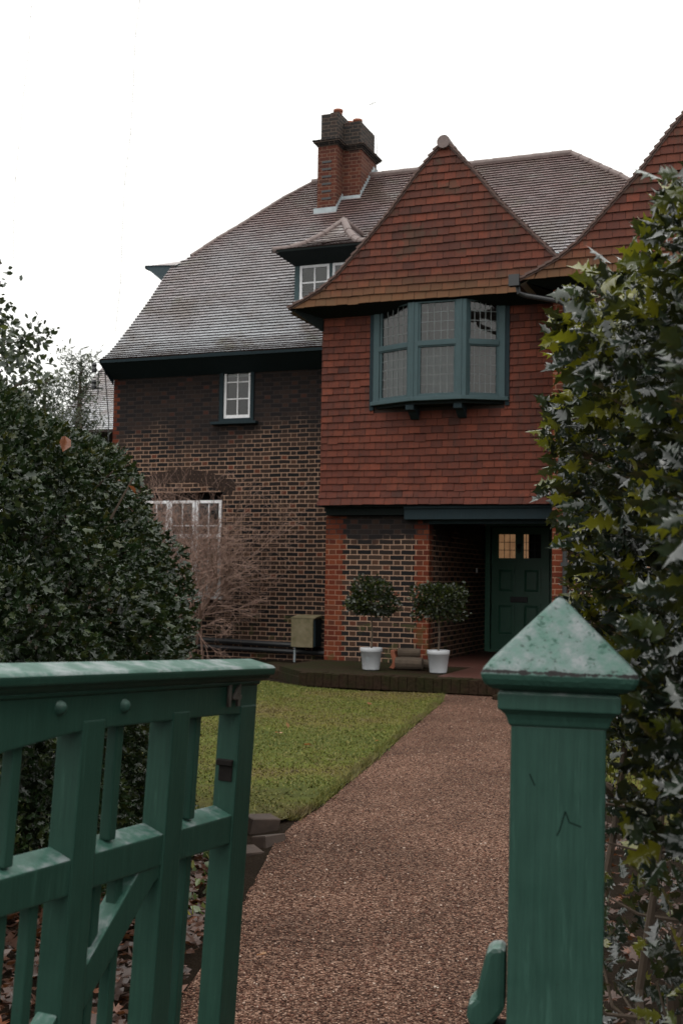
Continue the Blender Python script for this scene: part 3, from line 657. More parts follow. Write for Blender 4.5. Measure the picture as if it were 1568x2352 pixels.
# ---------- dormer
DX0, DX1, DV = -1.84, -.46, 3.1; DC = -1.15
dm = MB()
dm.box((DX0, DV, 6.1), (DX0+.095, DV+.08, 7.03)); dm.box((DX1-.095, DV, 6.1), (DX1, DV+.08, 7.03)); dm.box((-1.165, DV, 6.1), (-1.105, DV+.08, 7.03)); dm.box((DX0, DV+.01, 6.98), (DX1, DV+.09, 7.1)); dm.box((DX0, DV-.03, 6.28), (DX1, DV+.09, 6.36))
dm.add([(DX0, DV, 6.1), (DX0, DV+1.0, 6.9), (DX0, DV+1.0, 7.1), (DX0, DV, 7.1)], [(0, 1, 2, 3)])
dormer = dm.build('dormer', M['teal'], house, fix=False)
for (x0, x1) in ((-1.735, -1.165), (-1.105, -.555)):
    m = MB(); z0, z1 = 6.36, 6.985; e = .045
    m.box((x0, DV-.015, z0), (x0+e, DV+.03, z1)); m.box((x1-e, DV-.015, z0), (x1, DV+.03, z1)); m.box((x0+e, DV-.015, z0), (x1-e, DV+.03, z0+e)); m.box((x0+e, DV-.015, z1-e), (x1-e, DV+.03, z1))
    xm = (x0+x1)/2; m.box((xm-.013, DV-.005, z0+e), (xm+.013, DV+.02, z1-e)); m.box((x0+e, DV-.003, z0+.30), (xm-.013, DV+.018, z0+.325)); m.box((xm+.013, DV-.003, z0+.30), (x1-e, DV+.018, z0+.325))
    f = m.build('window', M['white'], dormer, bevel=.003)
    m = MB(); m.add([(x0, DV+.01, z0), (x1, DV+.01, z0), (x1, DV+.01, z1), (x0, DV+.01, z1)], [(0, 1, 2, 3)]); m.build('pane', M['glass'], f, fix=False)
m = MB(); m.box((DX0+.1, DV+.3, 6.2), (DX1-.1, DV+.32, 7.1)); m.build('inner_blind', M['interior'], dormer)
# hipped, bell-cast dormer roof
EV, EZ = 2.62, 7.165
cur = [(EV, -.92, EZ), (2.8, -.66, 7.23), (3.05, -.46, 7.37), (3.35, -.24, 7.6), (3.72, 0., 7.93)]
def dpf(t):
    t = max(0, min(1, t))*4; i = min(3, int(t)); k = t-i; a, q = cur[i], cur[i+1]
    return [a[j]+(q[j]-a[j])*k for j in range(3)]
def dP(s, t): a = dpf(t/1.36); return (s, a[0], a[2])
tiles('dormer_tiles', M['roof'], dP, lambda t: (0, -.75, .66), lambda t: DC+dpf(t/1.36)[1], lambda t: DC-dpf(t/1.36)[1], 0, 1.36, .09, .165, parent=dormer)
m = MB()
for sgn in (1, -1):
    P_ = [(DC+sgn*c_[1], c_[0], c_[2]) for c_ in cur]
    Pb = [(DC+sgn*c_[1], 5.2, c_[2]) for c_ in cur]
    for i in range(4): m.add([P_[i], P_[i+1], Pb[i+1], Pb[i]], [(0, 1, 2, 3)], r=.5)
m.build('dormer_roof', M['roof'], dormer, fix=False)
m = MB()
hipline(m, [(DC+c_[1], c_[0], c_[2]+.012) for c_ in cur], .06, .3); hipline(m, [(DC-c_[1], c_[0], c_[2]+.012) for c_ in cur], .075, .5)
hipline(m, [(DC, 3.7, 7.94), (DC, 4.7, 7.95)], .07)
m.build('dormer_hip_tiles', M['ridge'], dormer)
m = MB()
l, r_ = DC-.93, DC+.93
m.add([(l, EV-.005, EZ-.0), (r_, EV-.005, EZ), (DX1, DV-.002, 6.99), (DX0, DV-.002, 6.99)], [(0, 1, 2, 3)])
m.add([(l, EV-.006, EZ+.015), (r_, EV-.006, EZ+.015), (r_, EV-.006, EZ-.03), (l, EV-.006, EZ-.03)], [(0, 1, 2, 3)])
m.add([(l, EV, EZ), (DX0, DV-.002, 6.99), (DX0, DV+.8, 6.99), (l, DV+1.3, EZ)], [(0, 1, 2, 3)])
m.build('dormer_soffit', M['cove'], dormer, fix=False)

# ---------- oriel bay window
BX = [(.82, -.0), (1.49, -.3), (2.19, -.3), (2.73, -.0)]; Z0, ZT, Z1 = 3.97, 4.70, 5.33
bay = MB()
def face_frames(m, p, q, j0, j1, z0, z1, zt, w0=.045, inset=0.):
    p = Vector((*p, 0)); q = Vector((*q, 0)); d = (q-p).normalized(); n = Vector((d.y, -d.x, 0)); L_ = (q-p).length
    def bx(s0, s1, za, zb, o0, o1):
        vs = [p+d*s0+n*o0, p+d*s1+n*o0, p+d*s1+n*o1, p+d*s0+n*o1]
        m.add([(v_.x, v_.y, za) for v_ in vs]+[(v_.x, v_.y, zb) for v_ in vs], [(0, 3, 2, 1), (4, 5, 6, 7), (0, 1, 5, 4), (1, 2, 6, 5), (2, 3, 7, 6), (3, 0, 4, 7)])
    bx(j0, L_-j1, zt, zt+.075, -.03, .03); bx(j0, L_-j1, zt-.02, zt, -.03, .016)
    bx(j0, L_-j1, z0, z0+.05, -.03, .02); bx(j0, L_-j1, z1-.02, z1, -.03, .02)
    for s0, s1 in ((j0, j0+w0), (L_-j1-w0, L_-j1)):
        bx(s0, s1, z0+.05, zt-.02, -.03, .01); bx(s0, s1, zt+.075, z1-.02, -.03, .01)
    return p, d, n, L_
corner = [(1.49, -.3), (2.19, -.3)]
JJ = [(.09, .075), (.07, .07), (.075, .08)]
geo = []
for i in range(3):
    geo.append(face_frames(bay, BX[i], BX[i+1], JJ[i][0], JJ[i][1], Z0, Z1, ZT, .035))
for (cx, cy) in corner:
    s_ = -1 if cx < 1.8 else 1
    bay.box((cx-.075, cy-.028, Z0), (cx+.075, cy+.06, Z1)); bay.box((cx-.012, cy-.04, Z0), (cx+.012, cy-.028, Z1))
    bay.bar((cx+s_*.05, cy+.03, Z0), (cx+s_*.05, cy+.03, Z1), .1, .1, up=(.4*s_, .9, 0))
bay.box((.80, -.05, Z0-.05), (.89, .02, Z1)); bay.box((2.66, -.05, Z0-.05), (2.75, .02, Z1))
bay = bay.build('bay_window', M['teal'], house, bevel=.004)
m = MB(); pts = [(.74, .0), (.76, -.06), (1.46, -.37), (2.22, -.37), (2.80, -.06), (2.82, .0)]
m.prism(pts, Z0-.055, Z0, 'z'); m.build('sill', M['teal'], bay, bevel=.006)
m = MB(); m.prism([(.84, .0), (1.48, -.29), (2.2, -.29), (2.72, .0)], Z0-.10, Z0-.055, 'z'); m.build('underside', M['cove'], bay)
for cx in (1.44, 2.14):
    m = MB(); m.prism([(.0, Z0-.1), (-.3, Z0-.1), (-.3, Z0-.17), (-.2, Z0-.18), (-.05, Z0-.27), (0, Z0-.28)], cx-.06, cx+.06, 'x'); m.build('bracket', M['tealdark'], bay, bevel=.006)
for x0, x1 in ((.74, .80), (2.75, 2.81)): MB().box((x0, -.035, Z0-.12), (x1, .02, 5.35)).build('architrave', M['tealdark'], bay)
for i in range(3):
    p, d, n, L_ = geo[i]; a, c_ = JJ[i][0]+.035, L_-JJ[i][1]-.035
    for (za, zb, nr) in ((Z0+.05, ZT-.02, 5), (ZT+.075, Z1-.02, 4)):
        q = [p+d*a-n*.012, p+d*c_-n*.012]
        m = MB(); m.add([(q[0].x, q[0].y, za), (q[1].x, q[1].y, za), (q[1].x, q[1].y, zb), (q[0].x, q[0].y, zb)], [(0, 1, 2, 3)])
        pane = m.build('pane', M['glass'], bay, fix=False)
        m = MB()
        for k in range(1, 5):
            w_ = p+d*(a+(c_-a)*k/5)-n*.008; m.bar((w_.x, w_.y, za), (w_.x, w_.y, zb), .0095, .006, up=(0, 1, 0))
        for k in range(1, nr):
            zz = za+(zb-za)*k/nr; q2 = [p+d*a-n*.008, p+d*c_-n*.008]; m.bar((q2[0].x, q2[0].y, zz), (q2[1].x, q2[1].y, zz), .006, .009)
        m.build('leading', M['leadcame'], pane)
m = MB(); n = 70   # net curtain hanging in folds behind the left and middle lights
for za, zb in ((Z0+.05, 4.72), ):
    vs = []
    for i in range(n+1):
        s_ = i/n; x_ = .9+(2.16-.9)*s_; y_ = (-.22 if x_ > 1.5 else -.0-.24*(x_-.9)/.6)+.02+.013*math.sin(i*1.7)+.008*math.sin(i*.6)
        vs += [(x_, y_+.03, za), (x_, y_+.03, zb)]
    m.add(vs, [(2*i, 2*i+2, 2*i+3, 2*i+1) for i in range(n)])
m.build('net_curtain', M['curtain'], bay, fix=False, smooth=True)

# ---------- windows of the left wing
def casement(name, x0, x1, z0, z1, v, cols, rows, mat, e=.045, g=.02):
    m = MB(); m.box((x0, v-.01, z0), (x0+e, v+.04, z1)); m.box((x1-e, v-.01, z0), (x1, v+.04, z1)); m.box((x0+e, v-.01, z0), (x1-e, v+.04, z0+e*1.3)); m.box((x0+e, v-.01, z1-e), (x1-e, v+.04, z1))
    for k in range(1, cols):
        xx_ = x0+e+(x1-x0-2*e)*k/cols; m.box((xx_-g/2, v, z0+e*1.3), (xx_+g/2, v+.03, z1-e))
    for k in range(1, rows):
        zz = z0+e+(z1-z0-2*e)*k/rows
        for c_ in range(cols):
            xa = x0+e+(x1-x0-2*e)*c_/cols+(g/2 if c_ else 0); xb = x0+e+(x1-x0-2*e)*(c_+1)/cols-(g/2 if c_ < cols-1 else 0)
            m.box((xa, v+.002, zz-g/2), (xb, v+.028, zz+g/2))
    f = m.build(name, mat, house, bevel=.003)
    m = MB(); m.add([(x0, v+.015, z0), (x1, v+.015, z0), (x1, v+.015, z1), (x0, v+.015, z1)], [(0, 1, 2, 3)]); m.build('pane', M['glass'], f, fix=False)
    return f
f = casement('window', -2.755, -2.24, 4.145, 5.12, 2.215, 2, 3, M['white'])
m = MB(); m.box((-2.83, 2.17, 4.08), (-2.757, 2.3, 5.2)); m.box((-2.238, 2.17, 4.08), (-2.17, 2.3, 5.2)); m.box((-2.757, 2.17, 4.08), (-2.238, 2.3, 4.143)); m.box((-2.95, 2.08, 4.035), (-2.08, 2.25, 4.08)); m.build('frame', M['tealdark'], f, bevel=.004)
m = MB(); m.box((-2.75, 2.36, 4.9), (-2.24, 2.365, 5.15)); m.build('blind', M['blind'], f)
for (x0, x1) in ((-4.30, -3.80), (-3.78, -3.28), (-3.26, -2.76)):
    f = casement('window', x0, x1, 1.05, 2.72, 2.215, 2, 4, M['white'], .05)
    m = MB(); m.box((x0+.05, 2.29, 1.1), (x1-.05, 2.295, 1.98)); m.build('blind', M['blind'], f)
hb(MB().box((-4.3, 2.2, 2.05), (-2.76, 2.212, 2.13)), 'window_transom', M['white'], bevel=.004); hb(MB().box((-4.36, 2.12, 1.0), (-2.70, 2.25, 1.048)), 'window_sill', M['white'], bevel=.005)
m = MB()   # rubbed-brick segmental arch over the big window
ac = -3.53; n = 26
for i in range(n):
    a0 = -1.0+2*i/n; a1 = a0+2/n-.01
    def A(a, r_): return (ac+a*.98*(.97+r_*.12), 2.78+.27*(1-a*a)+r_*.22)
    m.prism([A(a0, 0), A(a1, 0), A(a1, 1), A(a0, 1)], 2.194, 2.21, r=rnd.random())
hb(m, 'window_arch', M['archbrick'])
# ---------- front door in the porch
DVp = 3.5
d_ = MB(); X0, X1, DZ0, DZ1 = 1.72, 2.70, .24, 2.30
d_.box((X0, DVp, DZ0), (X1, DVp+.05, DZ1)); door = d_.build('front_door', M['doorgreen'], house)
m = MB()
def panel(m, x0, x1, z0, z1):
    e = .035
    for a in ((x0, x1, z0, z0+e), (x0, x1, z1-e, z1), (x0, x0+e, z0+e, z1-e), (x1-e, x1, z0+e, z1-e)): m.box((a[0], DVp-.022, a[2]), (a[1], DVp, a[3]))
    m.add([(x0+e, DVp-.001, z0+e), (x1-e, DVp-.001, z0+e), (x1-e, DVp-.001, z1-e), (x0+e, DVp-.001, z1-e), (x0+e+.04, DVp-.018, z0+e+.04), (x1-e-.04, DVp-.018, z0+e+.04), (x1-e-.04, DVp-.018, z1-e-.04), (x0+e+.04, DVp-.018, z1-e-.04)],
          [(4, 5, 6, 7), (0, 1, 5, 4), (1, 2, 6, 5), (2, 3, 7, 6), (3, 0, 4, 7)])
for x0, x1 in ((1.81, 2.12), (2.25, 2.56)):
    panel(m, x0, x1, 1.18, 1.62); panel(m, x0, x1, .46, 1.02)
m.build('door_panels', M['doorgreen'], door, fix=False)
for x0, x1, mt in ((1.845, 2.125, 'lit'), (2.27, 2.35, 'lit'), (2.35, 2.56, 'interior')):
    m = MB(); m.add([(x0, DVp-.004, 1.78), (x1, DVp-.004, 1.78), (x1, DVp-.004, 2.18), (x0, DVp-.004, 2.18)], [(0, 1, 2, 3)]); q = m.build('door_light', M[mt], door, fix=False)
    m = MB()
    nb = max(2, round((x1-x0)/.093))
    for k in range(1, nb): m.box((x0+(x1-x0)*k/nb-.005, DVp-.012, 1.78), (x0+(x1-x0)*k/nb+.005, DVp-.005, 2.18))
    for k in (1, 2): m.box((x0, DVp-.014, 1.78+.4*k/3-.005), (x1, DVp-.0125, 1.78+.4*k/3+.005))
    m.build('leading', M['black'], q)
m = MB(); m.box((2.05, DVp-.03, 1.035), (2.34, DVp-.001, 1.13)); m.box((2.09, DVp-.04, 1.06), (2.30, DVp-.03, 1.105)); m.build('letterbox', M['black'], door, bevel=.006)
m = MB(); m.lathe([(.0, .03), (.035, .03), (.04, .015), (.03, 0), (.025, -.0)], (0, 0, 0), 14)
m.v = [(2.195+x_, DVp-z_-.01, 1.98+y_) for x_, y_, z_ in m.v]; m.tube([(2.195, DVp-.03, 1.97), (2.17, DVp-.05, 1.90), (2.195, DVp-.055, 1.87), (2.22, DVp-.05, 1.90), (2.195, DVp-.03, 1.97)], .008, 6); m.build('door_knocker', M['black'], door, smooth=True)
m = MB(); m.box((1.61, DVp-.03, .2), (1.70, DVp+.08, 2.4)); m.box((2.72, DVp-.03, .2), (2.80, DVp+.08, 2.4)); m.box((1.7, DVp-.03, 2.32), (2.72, DVp+.08, 2.4)); m.box((1.7, DVp-.1, .2), (2.72, DVp+.1, .24)); hb(m, 'door_frame', M['doorgreen'], bevel=.004)
m = MB(); m.box((1.598, 2.9, 1.52), (1.62, 2.95, 1.6)); hb(m, 'doorbell', M['white'], bevel=.004)
# porch floor & terrace
m = MB(); m.box((1.6, -.1, .0), (3.56, 3.6, .2)); m.box((2.35, -1.85, .0), (3.56, -.102, .2)); hb(m, 'porch_floor', M['quarry'])
b = NB('terrace_brick'); n1 = b.noise(2.2, 5, .7); n2 = b.noise(30, 4)
c = b.mix(b.ramp(n1, [(.4, 0.), (.6, 1.)]), (.023, .014, .009), (.016, .016, .006)); c = b.mix(.6, c, b.ramp(n2, [(.3, .5), (.7, 1.3)]), 'MULTIPLY')
b.pbr(c, .85, b.bump(n2, .8, .015), .06); M['terr'] = b.m
m = MB(); x = .58; E_ = 3.55; i = 0
m.prism([(.3, -1.7), (.62, -2.02), (3.55, -2.02), (3.55, -1.86), (2.34, -1.86), (2.34, .19), (-.1, .19), (-.1, -1.2)], 0, .19, 'z')
m.prism([(-.9, -.7), (-.1, -1.22), (.3, -1.72), (.6, -2.04), (.58, -1.9), (-.1, .1), (-.9, .3)], 0, .12, 'z')
while x < E_:   # brick-on-edge nosing
    m.box((x, -2.13+rnd.uniform(0, .012), .02), (min(E_, x+.109), -1.9, .195+rnd.uniform(-.008, .006))); x += .112
terr = hb(m, 'terrace_step', M['terr'], bevel=.008)

# ---------- wing gutter and downpipe
m = MB(); pf_ = []
for i in range(9):
    a = math.pi+math.pi*i/8; pf_.append((3.10+.06*math.cos(a), 5.36+.06*math.sin(a)))
m.prism(pf_+[(p_[0]*1, p_[1]) for p_ in []], -1.06, 3.0); m.box((3.03, -1.08, 5.27), (3.17, -.98, 5.42)); hb(m, 'gutter', M['black'], fix=True)
m = MB(); m.tube([(3.12, -.93, 5.30), (3.14, -.93, 5.2), (3.22, -.9, 5.17), (3.66, -.85, 5.07), (3.73, -.84, 5.02), (3.745, -.84, 4.9), (3.745, -.84, .2)], .034, 10)
for z_ in (4.8, 3.2, 1.6): m.box((3.695, -.89, z_), (3.795, -.75, z_+.05))
hb(m, 'downpipe', M['black'], smooth=False)
m = MB(); m.tube([(-3.9, 2.1, .32), (-1.0, 2.1, .26)], .045, 8); m.tube([(-3.9, 2.12, .2), (-.2, 2.12, .14)], .04, 8); m.box((-.55, 2.02, .2), (-.38, 2.2, .5)); hb(m, 'waste_pipe', M['black'])
m = MB(); m.tube([(-5.0, 2.1, 5.0), (-5.12, 1.9, 5.02), (-5.12, 1.9, 4.62)], .012, 6)
for z_ in (5.03, 4.72): m.lathe([(.0, -.0), (.045, 0), (.05, .05), (.035, .09), (.05, .13), (.03, .17), (0, .17)], (-5.2, 1.88, z_), 10); m.tube([(-5.2, 1.88, z_+.02), (-5.05, 1.95, z_+.02)], .01, 5)
m.tube([(-5.05, 2.0, 5.05), (-5.04, 2.15, 4.2), (-5.02, 2.15, 3.4)], .01, 5)
hb(m, 'cable_bracket', M['black'])
# ---------- the house next door, far left behind
nb_ = thing('neighbour_house', 'pale tiled roof of another house showing behind the left corner of the brick house', 'house', H(-13, 12), -TH)
NP = [(0, 0), (1.6, 1.5), (5, 5.2)]
m = MB(); m.box((-1.5, .6, 0), (5.5, 8, 4.95)); m.build('wall', M['sootbrick'], nb_)
tiles('roof', M['roof'], lambda s, t: (s, t*.70, 5.42+t*.71-.25*math.sin(min(1, t/2)*math.pi/2)*(.3)), lambda t: (0, -.7, .7), lambda t: -.35+t*.12, lambda t: 6.0, 0, 5.2, .1, .17, parent=nb_)
m = MB(); m.add([(-.35, .02, 5.40), (6, .02, 5.40), (6, 3.64, 9.03), (.25, 3.64, 9.03)], [(0, 1, 2, 3)]); m.add([(-.35, .0, 5.42), (6, .0, 5.42), (6, .0, 5.36), (-.35, 0, 5.36)], [(0, 1, 2, 3)]); m.add([(-.35, 0, 5.36), (6, 0, 5.36), (6, .7, 5.0), (-.35, .7, 5.0)], [(0, 1, 2, 3)]); m.build('roof_deck', M['under'], nb_, fix=False)
m = MB(); m.box((.3, .58, 1.0), (1.2, .6, 2.2)); m.build('window', M['interior'], nb_)

# ================================================================== FRONT GATE
gt = thing('garden_gate', 'green painted wooden gate with number 14, standing open on the left', 'gate', (-.187, 2.6, 1.2))
a_ = R(22.8); g_ = Vector((math.sin(a_), math.cos(a_), 0)); nn = Vector((math.cos(a_), -math.sin(a_), 0))   # nn points to the viewer's side
tilt = .03; up_ = Vector((0, 0, 1))*math.cos(tilt)+nn*math.sin(tilt); sag = -.05
gx = (g_*math.cos(sag)+up_*math.sin(sag)).normalized(); gz = (up_-gx*up_.dot(gx)).normalized(); gy = gz.cross(gx)
gt.matrix_world = Matrix(((gx.x, gy.x, gz.x, -.187), (gx.y, gy.y, gz.y, 2.6), (gx.z, gy.z, gz.z, 1.207), (0, 0, 0, 1)))
# local: x along the gate (0 = latch end, negative to the hinges), y+ = away from the viewer, z up from top rail
T_ = .05
def gp(name, fn, mat='gate', bevel=.0035, **k):
    m = MB(); fn(m); return m.build(name, M[mat], gt, bevel=bevel, **k)
gp('top_cap', lambda m: m.prism([(-.030, -.004), (-.033, .012), (-.026, .017), (.03, .028), (.076, .02), (.076, -.004)], -1.04, .044, 'x'), bevel=.004)
gp('cap_moulding', lambda m: m.prism([(-.018, -.004), (-.014, -.012), (-.007, -.018), (.05, -.018), (.06, -.004)], -1.03, .05, 'x'), bevel=.002)
def toprail(m):
    pl = [(.024, -.018), (.024, -.086)]
    pl += [(-.055, -.086)]
    for i in range(13):
        x_ = -.055-.9*i/12; pl.append((x_, -.086-(.0 if x_ > -.6 else .03*((-.6-x_)/.3)**1.3)))
    pl += [(-1.0, -.13), (-1.0, -.018)]
    m.prism(pl, 0, T_)
gp('top_rail', toprail)
gp('rail_bead', lambda m: m.prism([(-.007, -.018), (-.006, -.024), (0, -.028), (0, -.018)], -1.0, .022, 'x'), bevel=.002)
for x0, x1 in ((-.053, .022), (-.333, -.268), (-.63, -.563), (-.99, -.915)):
    gp('stile', lambda m: (m.box((x0, .001, -.362-.0), (x1, T_-.001, -.12)), m.box((x0, .001, -1.1), (x1, T_-.001, -.362))) if False else m.box((x0, -.0015, -1.1), (x1, T_+.0015, -.07)))
def mid(m):
    m.prism([(0.002, -.362), (0.002, -.302), (T_-.002, -.285), (T_-.002, -.362)], -.95, -.05, 'x')
gp('middle_rail', mid)
gp('bottom_rail', lambda m: m.box((-.95, .002, -1.04), (-.05, T_-.002, -.93)))
for xc in (-.205, -.49, -.78):
    gp('baluster', lambda m: m.box((xc-.0115, .014, -.292), (xc+.0115, .036, -.082)))
for xc in (-.20, -.45, -.52, -.70, -.78, -.86):
    gp('baluster', lambda m: m.box((xc-.0115, .016, -.935), (xc+.0115, .038, -.36)))
def brace(m):
    pl = [(-.333, -.36), (-.405, -.36), (-.565, -.50), (-.565, -.578), (-.46, -.487), (-.352, -.392), (-.333, -.385)]
    m.prism(pl, .004, T_-.004)
gp('brace', brace)
def brace2(m): m.prism([(-.63, -.556), (-.915, -.81), (-.915, -.89), (-.63, -.634)], .004, T_-.004)
gp('brace', brace2)
for xc, zc in ((-.70, -.045), (-.508, -.05)):
    m = MB(); m.lathe([(.0, .012), (.006, .011), (.011, .006), (.013, 0)], (0, 0, 0), 14); m.v = [(xc+x_, -z_, zc+y_) for x_, y_, z_ in m.v]; m.build('bolt_head', M['post'], gt, smooth=True)
m = MB(); m.box((-.0565, .008, -.232), (-.0532, .040, -.188)); m.build('latch_plate', M['rust'], gt, bevel=.001)
gp('latch_block', lambda m: m.prism([(-.064, -.188), (-.0566, -.185), (-.0566, -.20), (-.064, -.198)], .006, .044), 'rust', .001)
# raised house number
fc = bpy.data.curves.new('number', 'FONT'); fc.body = "14"; fc.size = .062; fc.extrude = .002; fc.bevel_depth = .0012; fc.space_character = 1.0; fc.offset = .0006
fo = bpy.data.objects.new('number_tmp', fc); COL.objects.link(fo)
bpy.context.view_layer.update(); me = bpy.data.meshes.new_from_object(fo.evaluated_get(bpy.context.evaluated_depsgraph_get()))
bpy.data.objects.remove(fo); me.materials.clear(); me.materials.append(M['digit']); me.name = 'house_number'
no = bpy.data.objects.new('house_number', me); COL.objects.link(no); no.parent = gt
no.matrix_local = Matrix.Translation((-.134, -.0055, -.067)) @ Matrix(((1.1, 0, 0, 0), (0, 0, -1, 0), (0, 1, 0, 0), (0, 0, 0, 1)))

# ================================================================== GATE POST
pt = thing('gate_post', 'square green wooden gate post with weathered pyramid cap, right of the path', 'post', (.335, 1.87, 0), R(1.5))
pt.rotation_euler = (0, R(.55), R(-10.5))
def sq(m, prof, r=0.):   # square lathe
    n = len(prof); vs = []
    for (q, z_) in prof: vs += [(-q, -q, z_), (q, -q, z_), (q, q, z_), (-q, q, z_)]
    fs = [(3, 2, 1, 0)]
    for i in range(n-1):
        for k in range(4): fs.append((4*i+k, 4*i+(k+1) % 4, 4*(i+1)+(k+1) % 4, 4*(i+1)+k))
    fs.append(tuple(4*(n-1)+k for k in range(4))); m.add(vs, fs); return m
hw = .0712
m = MB(); sq(m, [(hw, -.02), (hw, 1.2)]); m.build('shaft', M['post'], pt, bevel=.005)
m = MB(); sq(m, [(hw+.001, 1.196), (hw+.004, 1.2), (hw+.006, 1.207), (hw+.009, 1.214), (hw+.015, 1.22), (hw+.02, 1.223), (hw+.02, 1.247), (hw+.012, 1.25), (hw+.008, 1.252)]); m.build('collar', M['post'], pt, bevel=.002)
m = MB(); sq(m, [(.083, 1.25), (.101, 1.255), (.110, 1.261), (.1145, 1.269), (.116, 1.277), (.114, 1.284), (.109, 1.289), (.003, 1.394)]); m.build('cap', M['cap'], pt, bevel=.006)
# timber latch stop fixed to the side of the post
m = MB(); pl = [(-.132, .715), (-.137, .73), (-.133, .748), (-.122, .758), (-.118, .78), (-.112, .805), (-.106, .83), (-.098, .838), (-.084, .841), (-.076, .835), (-.076, .745), (-.094, .72), (-.11, .71)]
m.prism([(x_, z_) for x_, z_ in pl], -.0, .05); m.build('latch_stop', M['post'], pt, bevel=.008)
for (x0, z0, x1, z1) in ((.004, 1.043, .012, 1.072), (.012, 1.072, .018, 1.056), (.018, 1.056, .036, 1.05), (.004, 1.043, .0, 1.035), (-.042, 1.125, -.034, 1.108)):
    m = MB(); m.bar((x0, -hw+.0002, z0), (x1, -hw+.0002, z1), .0022, .0012, up=(0, 1, 0)); m.build('carved_scar', M['doorgreen_dark'], pt)
m = MB(); m.box((-.098, -.02, .60), (-.0748, .05, .715)); m.build('latch_backing', M['rust'], pt, bevel=.004)

# ================================================================== POTTED TREES, BOX, LOGS
leaf_o = np.array([[0, 0, 0], [.28, .35, .03], [.22, .7, .02], [0, 1, -.06], [-.22, .7, .02], [-.28, .35, .03], [0, .45, -.03]], float)
leaf_t = np.array([[0, 1, 6], [1, 2, 6], [2, 3, 6], [3, 4, 6], [4, 5, 6], [5, 0, 6]])
def leaf_mat(name, stops, rough=.3, spec=.6, trans=.25, tcol=(.18, .22, .03), coat=.3):
    b = NB(name); c = b.ramp(b.attr(), stops); c = b.mix(.35, c, b.ramp(b.noise(12, 3), [(.3, .6), (.7, 1.35)]), 'MULTIPLY')
    b.pbr(c, rough, None, spec)
    if trans > .1: b.bs.inputs['Coat Weight'].default_value = coat; b.bs.inputs['Coat Roughness'].default_value = .07; b.bs.inputs['Coat IOR'].default_value = 1.75
    t = b.n('ShaderNodeBsdfTranslucent'); b.l(b.mix(b.ramp(b.attr(), [(.7, .12), (.9, .75)]), c, tcol), t.inputs[0]); q = b.n('ShaderNodeMixShader'); q.inputs[0].default_value = trans
    b.l(b.bs.outputs[0], q.inputs[1]); b.l(t.outputs[0], q.inputs[2]); b.l(q.outputs[0], b.out.inputs[0]); return b.m
M['box_leaf'] = leaf_mat('bay_leaf', [(0, (.005, .009, .003)), (.5, (.010, .017, .005)), (.85, (.02, .028, .008)), (1, (.04, .045, .016))], .4, .2)
M['bark'] = simple('bark', (.07, .05, .035), .9, .5, 12, .8)
M['potwhite'] = simple('white_pot_glaze', (.38, .39, .41), .55, .22, 7, .05)
M['soilpot'] = simple('pot_soil', (.02, .015, .01), .95)
def rdir(n):
    d = NR.randn(n, 3); return d/np.linalg.norm(d, axis=1, keepdims=True)
